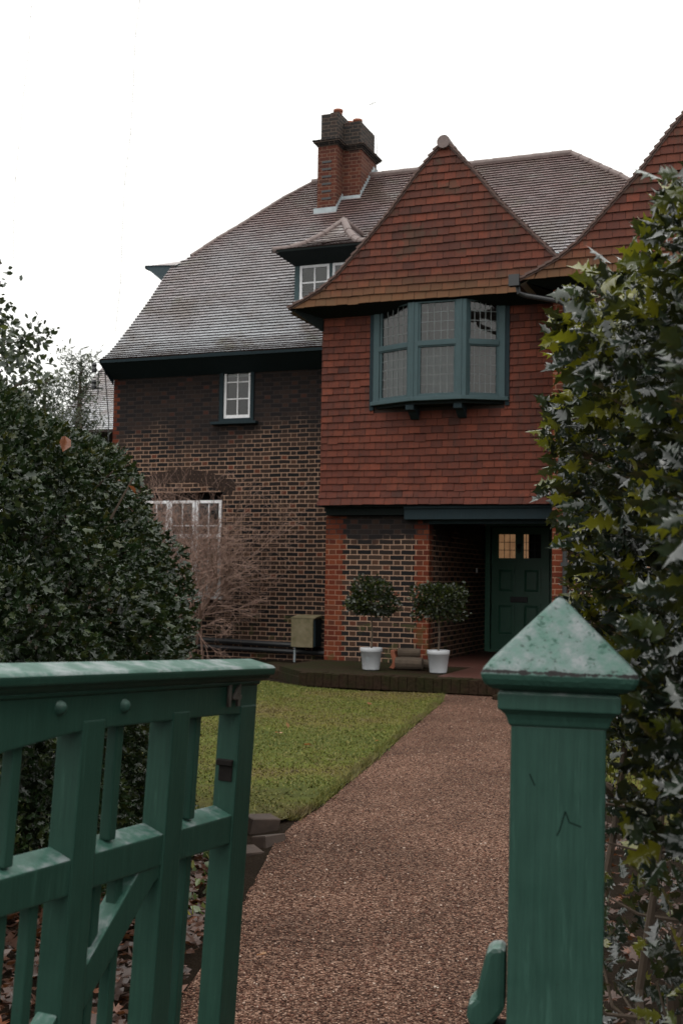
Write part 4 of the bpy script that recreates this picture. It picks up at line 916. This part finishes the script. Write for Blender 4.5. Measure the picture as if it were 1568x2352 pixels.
def ball_tree(x, y, seed, label, logo):
    base = H(x, y, .2)
    t = thing('potted_tree', label, 'potted plant', base, 0, 'clipped trees in white pots by the porch')
    m = MB(); m.lathe([(0, .0), (.108, 0), (.112, .01), (.138, .235), (.142, .236), (.146, .24), (.148, .285), (.144, .29), (.136, .288), (.13, .26), (.0, .258)], (0, 0, 0), 32)
    pot = m.build('pot', M['potwhite'], t, smooth=True)
    if logo:      # small round printed emblem
        m = MB(); n = 20; a0 = math.atan2(-(16.3), 5.3)
        vs = []; cz = .135
        ang = math.atan2(-base.y, -base.x)+.25*0
        ang = -math.pi/2-.42
        rr_ = .1345-.0
        def onpot(du, dz):
            z_ = cz+dz; r__ = .112+(.138-.112)*(z_-.01)/.225+.0012; a = ang+du/r__; return (r__*math.cos(a), r__*math.sin(a), z_)
        for i in range(n):
            a = 2*math.pi*i/n; vs += [onpot(.034*math.cos(a), .034*math.sin(a)), onpot(.029*math.cos(a), .029*math.sin(a))]
        m.add(vs, [(2*i, (2*i+2) % (2*n), (2*i+3) % (2*n), 2*i+1) for i in range(n)])
        for (u0, z0, u1, z1) in ((-.006, -.018, -.006, .02), (-.006, .02, .012, .012), (.012, .012, -.004, .0), (-.004, 0, .012, -.018), (-.018, .004, -.006, .006)):
            m.add([onpot(u0-.002, z0), onpot(u0+.002, z0), onpot(u1+.002, z1), onpot(u1-.002, z1)], [(0, 1, 2, 3)])
        m.build('emblem', M['lead'], pot, fix=False)
    m = MB(); m.lathe([(.0, .262), (.131, .262)], (0, 0, 0), 20); m.build('pot_soil', M['soilpot'], t, fix=False)
    m = MB(); m.tube([(0, 0, .25), (.01, .005, .5), (-.008, 0, .75), (0, 0, .95)], [.013, .012, .011, .02], 7)
    for i in range(14):
        d = Vector((rnd.gauss(0, 1), rnd.gauss(0, 1), rnd.gauss(.2, .8))).normalized(); m.tube([(0, 0, .8+rnd.random()*.15), Vector((0, 0, .88))+d*.27], [.006, .002], 4)
    m.build('trunk', M['bark'], t)
    rs = np.random.RandomState(seed); n = 3400; d = rs.randn(n, 3); d /= np.linalg.norm(d, axis=1, keepdims=True)
    lump = 1+.17*np.sin(d[:, 0]*4+seed)*np.cos(d[:, 1]*4+seed*2)+.13*np.sin(d[:, 2]*6+seed*3)+.22*(rs.rand(n) < .05)
    r_ = .325*lump*(rs.rand(n)**.28); p = d*r_[:, None]*np.array([1, 1, .84])+np.array([0, 0, .905])
    k = ~((d[:, 2] < -.75) & (r_ > .2)); p = p[k]; d = d[k]; n = len(p)
    dd = d+rs.randn(n, 3)*.6; scatter('crown', leaf_o, leaf_t, p, dd, rs.rand(n)*6.28, .032+.026*rs.rand(n), M['box_leaf'], t)
    return t
ball_tree(1.27, -1.3, 3, 'clipped ball-headed tree in the left white pot with a small round emblem', True)
ball_tree(2.20, -1.32, 8, 'clipped ball-headed tree in the plain white pot nearer the green door', False)

bx_ = thing('utility_cabinet', 'mossy cream utility cabinet on a post against the brick wall', 'cabinet', H(-1.06, 2.0, 0), -TH)
M['cab'] = (lambda: (lambda b: (b.pbr(b.mix(b.ramp(b.noise(5, 6, .7), [(.35, 0.), (.65, 1.)]), (.20, .165, .10), (.105, .09, .04)), .75, b.bump(b.noise(40), .2, .004)), b.m)[1])(NB('mossy_plastic')))()
m = MB(); m.box((-.19, -.10, .26), (.22, .18, .71)); m.build('cabinet_body', M['tealdark'], bx_, bevel=.008)
m = MB(); m.box((-.2, -.13, .25), (.19, -.102, .72)); m.build('cabinet_door', M['cab'], bx_, bevel=.008)
m = MB(); m.prism([(-.135, .722), (-.135, .74), (.18, .78), (.18, .73)], -.205, .225, 'x'); m.build('lid', M['cab'], bx_, bevel=.004)
m = MB(); m.tube([(-.16, -.06, -.05), (-.16, -.06, .27)], .02, 8); m.build('leg', M['lead'], bx_)
sb = MB().box((-.05, -.02, .33), (.05, .06, .46)).build('junction_box', M['potwhite'], None, bevel=.008)
sb.location = H(-.60, 2.12, 0); sb.rotation_euler = (0, 0, -TH); tag(sb, 'little white junction box between the cabinet and the porch pier', 'box')

# heap of dark logs and a weathered terracotta edging tile between the two pots
for i, (u_, v_, z_, r_, L_, az) in enumerate(((1.72, -1.05, .285, .08, .36, .1), (1.82, -.9, .27, .065, .34, -.2), (1.70, -1.0, .42, .06, .30, .25))):
    m = MB(); pts = []; n = 12
    for (s_, rr) in ((-L_/2, .0), (-L_/2, r_*.96), (-L_/2+.01, r_), (0, r_*1.04), (L_/2-.01, r_*.97), (L_/2, r_*.93), (L_/2, 0)): pts.append((rr, s_))
    m.lathe(pts, (0, 0, 0), n); m.v = [(y_ if False else z2, x_*(1+.08*math.sin(5*math.atan2(y2, x_+1e-6))), y2) for (x_, y2, z2) in m.v]
    o = m.build('log', M['bark'], None, smooth=False); o.location = H(u_, v_, z_); o.rotation_euler = (0, 0, -TH+az)
    tag(o, ['dark log lying lowest and nearest in the heap between the white pots', 'dark log lying at the back of the heap between the white pots', 'short dark log on top of the heap between the white pots'][i], 'log', 'logs heaped between the pots')
m = MB(); n = 10
pr = [(-.05+.03*math.sin(i*.5), .0+.24*i/n) for i in range(n+1)]
m.prism([(x_-.03, z_) for x_, z_ in pr]+[(x_+.035-.02*abs(z_-.1), z_) for x_, z_ in pr[::-1]], 0, .16); o = m.build('edging_tile', M['terracotta'], None, bevel=.008); o.location = H(1.53, -1.1, .2); o.rotation_euler = (0, R(12), -TH)
tag(o, 'worn curved terracotta tile leaning against the logs on the terrace', 'tile')
m = MB(); m.box((-.3, -.13, 0), (.3, .13, .05)); m.box((-.3, .13, 0), (.0, .34, .045)); o = m.build('brick_threshold', M['terr'], None, bevel=.01); o.location = (2.12, 13.9, .008); o.rotation_euler = (0, 0, -TH); tag(o, 'low worn brick slab set in the gravel before the terrace', 'brick')

# edging bricks at the corner of the lawn
M['oldbrick'] = simple('old_edging_brick', (.032, .019, .013), .9, .6, 14, .9)
for i, (x_, y_, z_, az, tl, lb) in enumerate(((-.42, 6.62, .085, .75, .2, 'tilted edging brick at the back of the row by the gate'), (-.36, 6.33, .045, 1.05, -.15, 'brown edging brick in the middle of the row by the gate'), (-.47, 6.08, .03, .85, .3, 'sunken mossy edging brick nearest the gate end'), (-.50, 5.8, .01, 1.3, .1, 'low edging brick half buried in dark soil by the path'))):
    o = MB().box((-.1, -.045, -.06), (.1, .045, .03)).build('edging_brick', M['oldbrick'], None, bevel=.008); o.location = (x_, y_, z_-.03); o.rotation_euler = (tl, .12, az)
    for v_ in o.data.vertices: v_.co += Vector((rnd.gauss(0, .0015), rnd.gauss(0, .0015), rnd.gauss(0, .0015)))
    tag(o, lb, 'brick', 'edging bricks at the lawn corner')
# dark soil mound beside the path end
bm = bmesh.new(); bmesh.ops.create_grid(bm, x_segments=30, y_segments=40, size=1)
for v_ in bm.verts:
    x_, y_ = v_.co.x, v_.co.y; r2 = x_*x_+y_*y_
    v_.co = Vector((-1.35+x_*1.0, 5.3+y_*1.7, max(-.02, .085*(1-r2))+.02*math.sin(x_*17+y_*9)*math.cos(y_*23)*(r2 < 1)))
me = bpy.data.meshes.new('soil_bank'); bm.to_mesh(me); bm.free(); me.materials.append(M['soil']); tag(bpy.data.objects.new('soil_bank', me), kind='structure'); COL.objects.link(bpy.data.objects['soil_bank'])

# ================================================================== HOLLY
def holly_leaf(k=3, curl=.2):
    """elongated leaf with k long spines each side between hollow scallops, folded along the midrib, spines waved up and down"""
    prof = []
    for i in range(k):
        t = .10+.80*(i+.5)/k; wd = .25*math.sin(math.pi*(.12+.8*t))**.8; up = .13 if i % 2 else .02
        prof.append((t-.34/k, wd*.62, -.01)); prof.append((t-.06/k, wd*.98, .035+up*.4)); prof.append((t+.16/k, wd*1.22+.022, .06+up)); prof.append((t+.17/k, wd*.9, .03))
    prof.append((.95, .05, -.0))
    mid = [(0, 0, 0)]+[(0, i/6, -.07*math.sin(math.pi*i/6)) for i in range(1, 6)]+[(0, 1, .0), (0, 1.16, .05)]
    right = [(w_, t, z_) for t, w_, z_ in prof]; left = [(-w_, t, z_*.8) for t, w_, z_ in prof]
    V = mid+right+left; nm = len(mid); nr = len(right); T = []
    def strip(off, flip):
        prev = 0
        def tri(a, b_, c): T.append((a, b_, c) if not flip else (a, c, b_))
        for i in range(nr):
            j = max(prev, min(range(nm-1), key=lambda q: abs(V[q][1]-V[off+i][1])))
            if i == 0: tri(0, off, j) if j else None
            else:
                tri(prev, off+i-1, off+i)
                if j != prev: tri(prev, off+i, j)
            prev = j
        tri(prev, off+nr-1, nm-1)
        if prev != nm-2: tri(prev, nm-1, nm-2)
    strip(nm, False); strip(nm+nr, True)
    V = np.array(V, float); V[:, 2] += -curl*V[:, 1]**2; V[:, 0] *= 1.12
    return V, np.array(T)
HL, HT = holly_leaf(3); HS, HST = holly_leaf(2, .26)
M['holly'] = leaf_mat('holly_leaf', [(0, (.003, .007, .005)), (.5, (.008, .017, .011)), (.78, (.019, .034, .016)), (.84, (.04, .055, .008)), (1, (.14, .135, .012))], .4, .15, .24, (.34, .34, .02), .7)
M['holly2'] = leaf_mat('holly_leaf_left', [(0, (.005, .012, .004)), (.5, (.012, .026, .008)), (.8, (.026, .038, .010)), (.9, (.035, .038, .008)), (1, (.07, .065, .014))], .45, .1, .14, (.1, .1, .015), .3)
M['deadleaf'] = leaf_mat('dead_leaf', [(0, (.02, .009, .006)), (.6, (.06, .022, .01)), (.85, (.2, .06, .02)), (1, (.4, .24, .14))], .6, .3, .3, (.4, .15, .04))
# --- left bush
LBX, LBY = -2.75, 6.25
PRF = [(-.02, 1.75), (.4, 1.68), (.97, 1.73), (1.3, 1.76), (1.55, 1.73), (1.89, 1.60), (2.1, 1.46), (2.2, 1.22), (2.35, .98), (2.5, .78), (2.65, .55), (2.78, .3), (2.85, .05)]
def bush_pts(n, rs, shell=True):
    z = rs.rand(n)*2.86; ph = rs.rand(n)*2*math.pi; r_ = np.interp(z, [p[0] for p in PRF], [p[1] for p in PRF])
    lump = 1+.045*np.sin(ph*9+z*3)*np.cos(z*6+ph*2)+.04*np.sin(ph*21+z*13)-.02
    dep = (1-.22*rs.rand(n)**2.0) if shell else (.5+.4*rs.rand(n))
    rr = r_*lump*dep; cx_, sx_ = np.cos(ph), np.sin(ph); q_ = (np.abs(cx_)**3.2+np.abs(sx_)**3.2)**(-1/3.2); low = np.clip((2.3-z)/1.2, 0, 1); ryy = np.where(sx_ < 0, .95+.33*low, .9)
    x = LBX+rr*q_*cx_; y = LBY+rr*q_*ryy*sx_
    dr = np.interp(z+.1, [p[0] for p in PRF], [p[1] for p in PRF])-r_
    nrm = np.stack([np.cos(ph), np.sin(ph), -dr*10*.6], 1)
    x = x+.17*np.clip((1.72-z)/.5, 0, 1)*np.clip((y-2.0)/.8, 0, 1)
    return np.stack([x, y, z], 1), nrm, ph
rs = np.random.RandomState(21)
lb = thing('holly_bush', 'big rounded dark holly bush behind the open gate on the left', 'bush', (LBX, LBY, 0))
p, nrm, ph = bush_pts(120000, rs)
vis = (p[:, 0] > -2.6) & ((p[:, 1] < 6.9) | (p[:, 2] > 1.6)); keep = vis | (rs.rand(len(p)) < .12); p = p[keep]; nrm = nrm[keep]; n = len(p)
d = nrm+rs.randn(n, 3)*.75; zf = np.clip((p[:, 2]-1.2)/1.6, 0, 1)
rn = np.clip(rs.rand(n)*.85+zf*.2*rs.rand(n), 0, 1)
scatter('foliage', HS, HST, p-np.array([LBX, LBY, 0]), d, rs.rand(n)*6.28, .026+.026*rs.rand(n), M['holly2'], lb, rn, True)
p, nrm, ph = bush_pts(5000, rs, False); n = len(p)
scatter('inner_foliage', leaf_o, leaf_t, p-np.array([LBX, LBY, 0]), rdir(n), rs.rand(n)*6.28, .1+.08*rs.rand(n), M['holly2'], lb, rs.rand(n)*.3)
m = MB()
for i in range(26):
    a = rnd.random()*6.28; q = Vector((.15*math.cos(a), .15*math.sin(a), 0)); pts = [q]; dr = Vector((math.cos(a)*rnd.random()*1.1, math.sin(a)*rnd.random()*1.1, 1.3)).normalized()
    for k in range(6): dr = (dr+Vector((rnd.gauss(0, .2), rnd.gauss(0, .2), .05))).normalized(); q = q+dr*.42; pts.append(q)
    m.tube(pts, [.04, .033, .026, .02, .014, .008, .004], 6)
m.build('trunk', M['bark'], lb)
# --- right hedge, close to the camera
rh = thing('holly_hedge', 'tall prickly holly hedge with glossy yellow-green leaves right of the gate post', 'hedge', (1.3, 2.6, 0))
def hedge(n, rs, z0, z1, dens_pow=1.):
    """points on the inner skin of a clipped hedge whose left face is near x = .6 and far end near y = 3.35"""
    u = rs.rand(n); y = 1.45+1.95*rs.rand(n); z = z0+(z1-z0)*rs.rand(n); face = rs.rand(n)
    x = .60+.30*rs.rand(n)**2.2
    top = face < .30; end = (face > .30) & (face < .55)
    x[top] = .62+1.2*rs.rand(top.sum()); z[top] = z1-.20*rs.rand(top.sum())**2
    x[end] = .62+1.2*rs.rand(end.sum()); y[end] = 3.38-.25*rs.rand(end.sum())**2
    bul = .055*np.sin(y*5.1+z*3.7)+.05*np.sin(y*11-z*7.3+1)+.03*np.sin(z*17+y*5); x = x-bul*(x < 1)
    cut = (z > 1.96-.2*np.sin(y*3.)) & (rs.rand(n) < .55) ; y[end] += .06*np.sin(z[end]*9)
    nr = np.stack([-1+0*x, np.where(end, .9, -.15), np.where(top, 1.2, .2)], 1); nr[top, 0] = -.4; nr[end, 0] = -.5
    x = x+.17*np.clip((1.72-z)/.5, 0, 1)*np.clip((y-2.0)/.8, 0, 1)
    return np.stack([x, y, z], 1), nr
rs = np.random.RandomState(4)
p, nr = hedge(12500, rs, .98, 2.13); n = len(p); keepd = np.ones(n, bool)
slope = p[:, 2] > 2.16-.0*p[:, 1]; keepd &= ~slope
# taper the far upper corner as it is in the photo
far = (p[:, 1] > 2.4) & (p[:, 2] > 2.10-.0*(p[:, 1]-2.4)); keepd &= ~far
p = p[keepd]; nr = nr[keepd]; n = len(p)
edge = (p[:, 0]-.17*np.clip((1.72-p[:, 2])/.5, 0, 1)*np.clip((p[:, 1]-2.0)/.8, 0, 1) < .635) & (p[:, 1] > 2.3)
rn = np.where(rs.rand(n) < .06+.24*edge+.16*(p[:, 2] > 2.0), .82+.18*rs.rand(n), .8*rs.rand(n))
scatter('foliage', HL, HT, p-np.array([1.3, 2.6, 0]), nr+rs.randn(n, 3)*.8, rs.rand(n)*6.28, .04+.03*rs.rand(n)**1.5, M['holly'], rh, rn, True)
n = 2600; p = np.stack([.66+1.1*rs.rand(n), 1.5+1.8*rs.rand(n), .95+1.05*rs.rand(n)], 1)
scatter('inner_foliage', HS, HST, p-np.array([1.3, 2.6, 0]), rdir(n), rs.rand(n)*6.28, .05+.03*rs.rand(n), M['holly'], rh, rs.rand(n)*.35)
n = 2600; p = np.stack([.58+1.0*rs.rand(n), 1.9+1.6*rs.rand(n), .05+1.0*rs.rand(n)], 1)
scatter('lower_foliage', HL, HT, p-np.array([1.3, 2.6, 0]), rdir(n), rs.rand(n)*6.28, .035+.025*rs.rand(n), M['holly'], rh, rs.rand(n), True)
m = MB()
for (x0, y0, x1, y1, r_) in ((.72, 2.35, .60, 2.2, .018), (.85, 2.9, .66, 2.6, .022), (.78, 2.1, .95, 2.3, .014), (1.0, 3.1, .8, 3.0, .02), (1.1, 2.5, 1.2, 2.4, .02), (.66, 3.1, .72, 3.2, .013), (.62, 2.5, .8, 2.9, .012)):
    q = Vector((x0-1.3, y0-2.6, 0)); e = Vector((x1-1.3+.08, y1-2.6, 1.75)); pts = [q.lerp(e, k/7)+Vector((rnd.gauss(0, .03), rnd.gauss(0, .03), 0)) for k in range(8)]; m.tube(pts, [r_*(1-.09*k) for k in range(8)], 7)
    for j in range(9):
        t = rnd.uniform(.1, .55); b0 = q.lerp(e, t); dv = Vector((rnd.gauss(-.3, .8), rnd.gauss(0, .8), rnd.gauss(.5, .4))).normalized(); m.tube([b0, b0+dv*.1, b0+dv*.2+Vector((rnd.gauss(0, .04), 0, .03))], [.006, .004, .002], 5)
m.build('trunk', M['bark'], rh)

# ================================================================== BARE SHRUB by the left wall
M['twig'] = simple('grey_brown_twig', (.18, .11, .085), .8, .45, 9, .3)
bs = thing('bare_shrub', 'leafless twiggy brown shrub in front of the ground floor window', 'shrub', H(-2.75, 1.0, .0))
rs_ = random.Random(12); m = MB()
def grow(p, d, L, r_, lvl):
    k = 3 if lvl < 3 else 2; pts = [p]; q = p; dd = d
    for i in range(k):
        dd = (dd+Vector((rs_.gauss(0, .16), rs_.gauss(0, .16), rs_.gauss(.02, .14)))).normalized(); q = q+dd*L/k; pts.append(q)
    m.tube(pts, [r_*(1-.25*i/k) for i in range(k+1)], 5 if lvl < 2 else 3, cap=False)
    if lvl >= 5: return
    for j in range({0: 4, 1: 4, 2: 4, 3: 3, 4: 3}[lvl]):
        t = rs_.uniform(.35, 1.); i = min(k-1, int(t*k)); b0 = pts[i].lerp(pts[i+1], t*k-i)
        nd = (dd+Vector((rs_.gauss(0, .62), rs_.gauss(0, .55), rs_.gauss(.02, .5)))).normalized()
        grow(b0, nd, L*rs_.uniform(.58, .82), max(.0026, r_*.58), lvl+1)
for i in range(11):
    a = rs_.uniform(0, 6.28); t_ = rs_.uniform(.15, 1.0); grow(Vector((rs_.gauss(0, .15), rs_.gauss(0, .15), 0)), Vector((math.cos(a)*t_, math.sin(a)*t_*.6, 1.05)).normalized(), rs_.uniform(1.05, 1.5), .022, 0)
m.build('branches', M['twig'], bs, fix=False)
M_ = None

# ================================================================== TREES BEYOND
M['treeleaf'] = leaf_mat('distant_leaf', [(0, (.012, .024, .014)), (.6, (.03, .045, .025)), (1, (.06, .07, .04))], .5, .4, .2)
def tree(label, x, y, h, r_, n, seed, leafs, cone=False, cluster=28, gaps=1.):
    t = thing('garden_tree' if not cone else 'conifer', label, 'tree', (x, y, 0)); rs = np.random.RandomState(seed); rr = random.Random(seed); m = MB()
    m.tube([(0, 0, 0), (.05, .02, h*.35), (-.03, .05, h*.7), (0, 0, h*.97)], [.13*h/5, .1*h/5, .06*h/5, .015], 8)
    cs = []
    for i in range(cluster):
        zz = h*(.25+.72*i/cluster); rmax = r_*(1-(zz/h-.2)/.85) if cone else r_*math.sin(math.pi*min(1, (zz/h-.12)/.95))**.6
        a = rr.random()*6.28; q = Vector((math.cos(a)*rmax*rr.uniform(.4, 1), math.sin(a)*rmax*rr.uniform(.4, 1), zz+(.0 if cone else rr.uniform(0, .3))))
        m.tube([(0, 0, zz-.25*(0 if cone else 1)), tuple(Vector((0, 0, zz-.1)).lerp(q, .5)), q], [.035, .02, .006], 5); cs.append(q)
        for j in range(3):
            q2 = q+Vector((rr.gauss(0, .2), rr.gauss(0, .2), rr.gauss(.05, .15))); m.tube([Vector((0, 0, zz)).lerp(q, .7), q2], [.01, .003], 4); cs.append(q2)
    m.build('trunk', M['bark'], t)
    C_ = np.array([c_[:] for c_ in cs]); k = rs.randint(0, len(C_), n); p = C_[k]+rs.randn(n, 3)*np.array([.17, .17, .11])*gaps
    scatter('crown', leaf_o if not cone else leaf_o*np.array([.35, 1, 1]), leaf_t, p, rs.randn(n, 3)+np.array([0, 0, -.2]), rs.rand(n)*6.28, leafs*(.6+.8*rs.rand(n)), M['treeleaf'], t)
tree('loose evergreen tree rising above the holly bush at the left edge', -4.7, 13.5, 4.8, 1.4, 5200, 3, .085, cluster=30)
tree('shorter bushy tree between the holly bush and the house', -4.75, 15.5, 3.7, .95, 3600, 5, .07, cluster=22)
tree('far conifer with a pointed top beside the neighbouring roof', -6.75, 30, 7.2, 1.25, 5000, 9, .14, cone=True, cluster=40, gaps=1.1)
tree('second far conifer, lower and to the left of the pointed one', -7.9, 31, 6.9, 1.3, 4500, 10, .14, cone=True, cluster=36, gaps=1.1)
# birch whose trunk stands off to the left; a few drooping twigs hang in front of the sky
br = thing('birch_tree', 'thin bare hanging birch twigs against the white sky at upper left', 'tree', (-6.2, 12.5, 0)); m = MB()
M['birch'] = simple('birch_twig', (.25, .22, .2), .7, .3, 9)
m.tube([(0, 0, 0), (.1, 0, 3), (.3, 0, 6), (.6, 0, 8.6)], [.16, .13, .09, .05], 10)
for (ex, ey, ez) in ((4.08, -.5, 8.6), (2.8, -.2, 8.9)):
    m.tube([(.3, 0, 6.0), (ex*.5, ey*.5, 8.6), (ex*.85, ey, ez+1.6), (ex, ey, ez)], [.05, .025, .008, .004], 6)
for (x0, y0, z0, L_) in ((4.08, -.5, 8.6, 4.7), (2.8, -.2, 8.9, 4.2)):
    pts = [Vector((x0, y0, z0))]; 
    for i in range(9): pts.append(pts[-1]+Vector((rnd.gauss(-.02, .02), 0, -L_/9)))
    m.tube(pts, [.004-.0002*i for i in range(10)], 4)
    for i in range(9): m.tube([pts[i], pts[i]+Vector((rnd.gauss(0, .08), rnd.gauss(0, .05), -.1))], [.0022, .0012], 3)
m.build('trunk', M['birch'], br)

# ================================================================== FALLEN LEAVES
def maple(r_=1.):
    V = [(0, 0, 0)]; n = 15
    for i in range(n):
        a = -math.pi*.9+1.8*math.pi*i/(n-1); q = (1. if i % 2 == 0 else .55)*(1-.15*abs(a)/math.pi); V.append((q*math.sin(a)*.9, q*math.cos(a)*.9, .12*math.sin(i*1.3)))
    return np.array(V, float)*r_, np.array([(0, i, i+1) for i in range(1, n)])
MV, MT = maple()
spots = [(-.41, 16.0, .045, 'pale fallen leaf at the far left of the lawn, near the terrace'), (-.19, 15.1, .04, 'tan fallen leaf on the lawn below the left end of the terrace'), (-.52, 10.40, .05, 'pinkish fallen leaf, lower of the pair on the left lawn'), (-.45, 10.72, .05, 'upright pinkish leaf, upper of the pair on the left lawn'), (-.25, 9.7, .04, 'orange-tan leaf lying alone on the near left lawn'),
         (.30, 9.92, .04, 'pale pink leaf in the middle of the lawn'), (.335, 12.9, .035, 'small tan leaf on the lawn in line with the left pot'), (.62, 12.4, .03, 'small orange leaf on the far lawn near the path edge'), (2.1, 14.05, .05, 'orange leaf on the brick slab beside the path'), (-.25, 4.35, .045, 'pink-brown leaf on the gravel beside the open gate'), (.92, 4.2, .035, 'small yellow leaf at the right edge of the path')]
for i, (x_, y_, s_, lbl) in enumerate(spots):
    me = bpy.data.meshes.new('fallen_leaf'); q = leaf_o*np.array([1.5, 1.1, 2.2]) if i % 2 else MV
    me.from_pydata([tuple(v_*s_) for v_ in q], [], [tuple(int(c_) for c_ in t) for t in (leaf_t if i % 2 else MT)]); me.materials.append(M['deadleaf'])
    at = me.attributes.new('rnd', 'FLOAT', 'POINT'); at.data.foreach_set('value', [(.95, .8, .98, 1, .85, .97, .85, .8, .7, 1, .9)[i]]*len(q))
    o = bpy.data.objects.new('fallen_leaf', me); COL.objects.link(o); o.location = (x_, y_, .05 if i != 8 else .09); o.rotation_euler = (rnd.uniform(-.4, .4)+(1.0 if i == 3 else 0), rnd.uniform(-.4, .4), rnd.random()*6.28)
    tag(o, lbl, 'leaf', 'fallen leaves on the lawn and path')
n = 2600; x_ = -2.6+2.1*NR.rand(n); y_ = 3.2+3.0*NR.rand(n); k = x_ < -.34*(y_/6.)-.14
p = np.stack([x_, y_, .09+.03*NR.rand(n)], 1)[k]; n = len(p)
o = scatter('leaf_litter', MV, MT, p, np.stack([NR.randn(n), NR.randn(n), NR.randn(n)*.35], 1), NR.rand(n)*.8-.4, .03+.035*NR.rand(n), M['deadleaf'], None, NR.rand(n)*.72)
tag(o, 'carpet of brown dead leaves on the soil behind the gate', 'leaf litter', kind='stuff')
n = 500; yq = 2.2+4.5*NR.rand(n); p = np.stack([.78+.06*(yq-2.2)+1.1*NR.rand(n), yq, .04+.03*NR.rand(n)], 1)
o = scatter('hedge_litter', MV, MT, p, np.stack([NR.randn(n), NR.randn(n), NR.randn(n)*.35], 1), NR.rand(n)*.8-.4, .025+.03*NR.rand(n), M['deadleaf'], None, NR.rand(n)*.75)
tag(o, 'brown dead leaves under the holly hedge on the right', 'leaf litter', kind='stuff')
# ground plants under the left bush (yellow-green)
n = 700; yy_ = 4.6+2.2*NR.rand(n); p = np.stack([-.42*1-.55*NR.rand(n)-(yy_-4.6)*.05, yy_, .03+.10*NR.rand(n)**1.5], 1)
M['weed'] = leaf_mat('weed_leaf', [(0, (.03, .05, .018)), (.6, (.07, .1, .03)), (.9, (.16, .16, .04)), (1, (.3, .25, .04))], .5, .4, .3)
o = scatter('weeds', leaf_o, leaf_t, p, NR.randn(n, 3)*.6+np.array([0, 0, .8]), NR.rand(n)*6.28, .03+.03*NR.rand(n), M['weed']); tag(o, 'low yellow-green weeds on the bank behind the gate', 'weeds', kind='stuff')
# leaves caught in the bush
for (P_, s_, r3, lbl) in (((-1.25, 5.24, 1.96), .058, (1.2, .3, .5), 'large curled orange-brown leaf caught on top of the holly bush'), ((-.93, 5.3, 1.78), .03, (1.1, .2, 2), 'small orange leaf caught at the right shoulder of the holly bush')):
    me = bpy.data.meshes.new('caught_leaf'); me.from_pydata([tuple(v_*s_) for v_ in leaf_o*np.array([1.7, 1.7, 7.])], [], [tuple(int(c_) for c_ in t) for t in leaf_t]); me.materials.append(M['deadleaf'])
    at = me.attributes.new('rnd', 'FLOAT', 'POINT'); at.data.foreach_set('value', [.74]*len(leaf_o)); o = bpy.data.objects.new('caught_leaf', me); COL.objects.link(o); o.location = P_; o.rotation_euler = r3; tag(o, lbl, 'leaf')
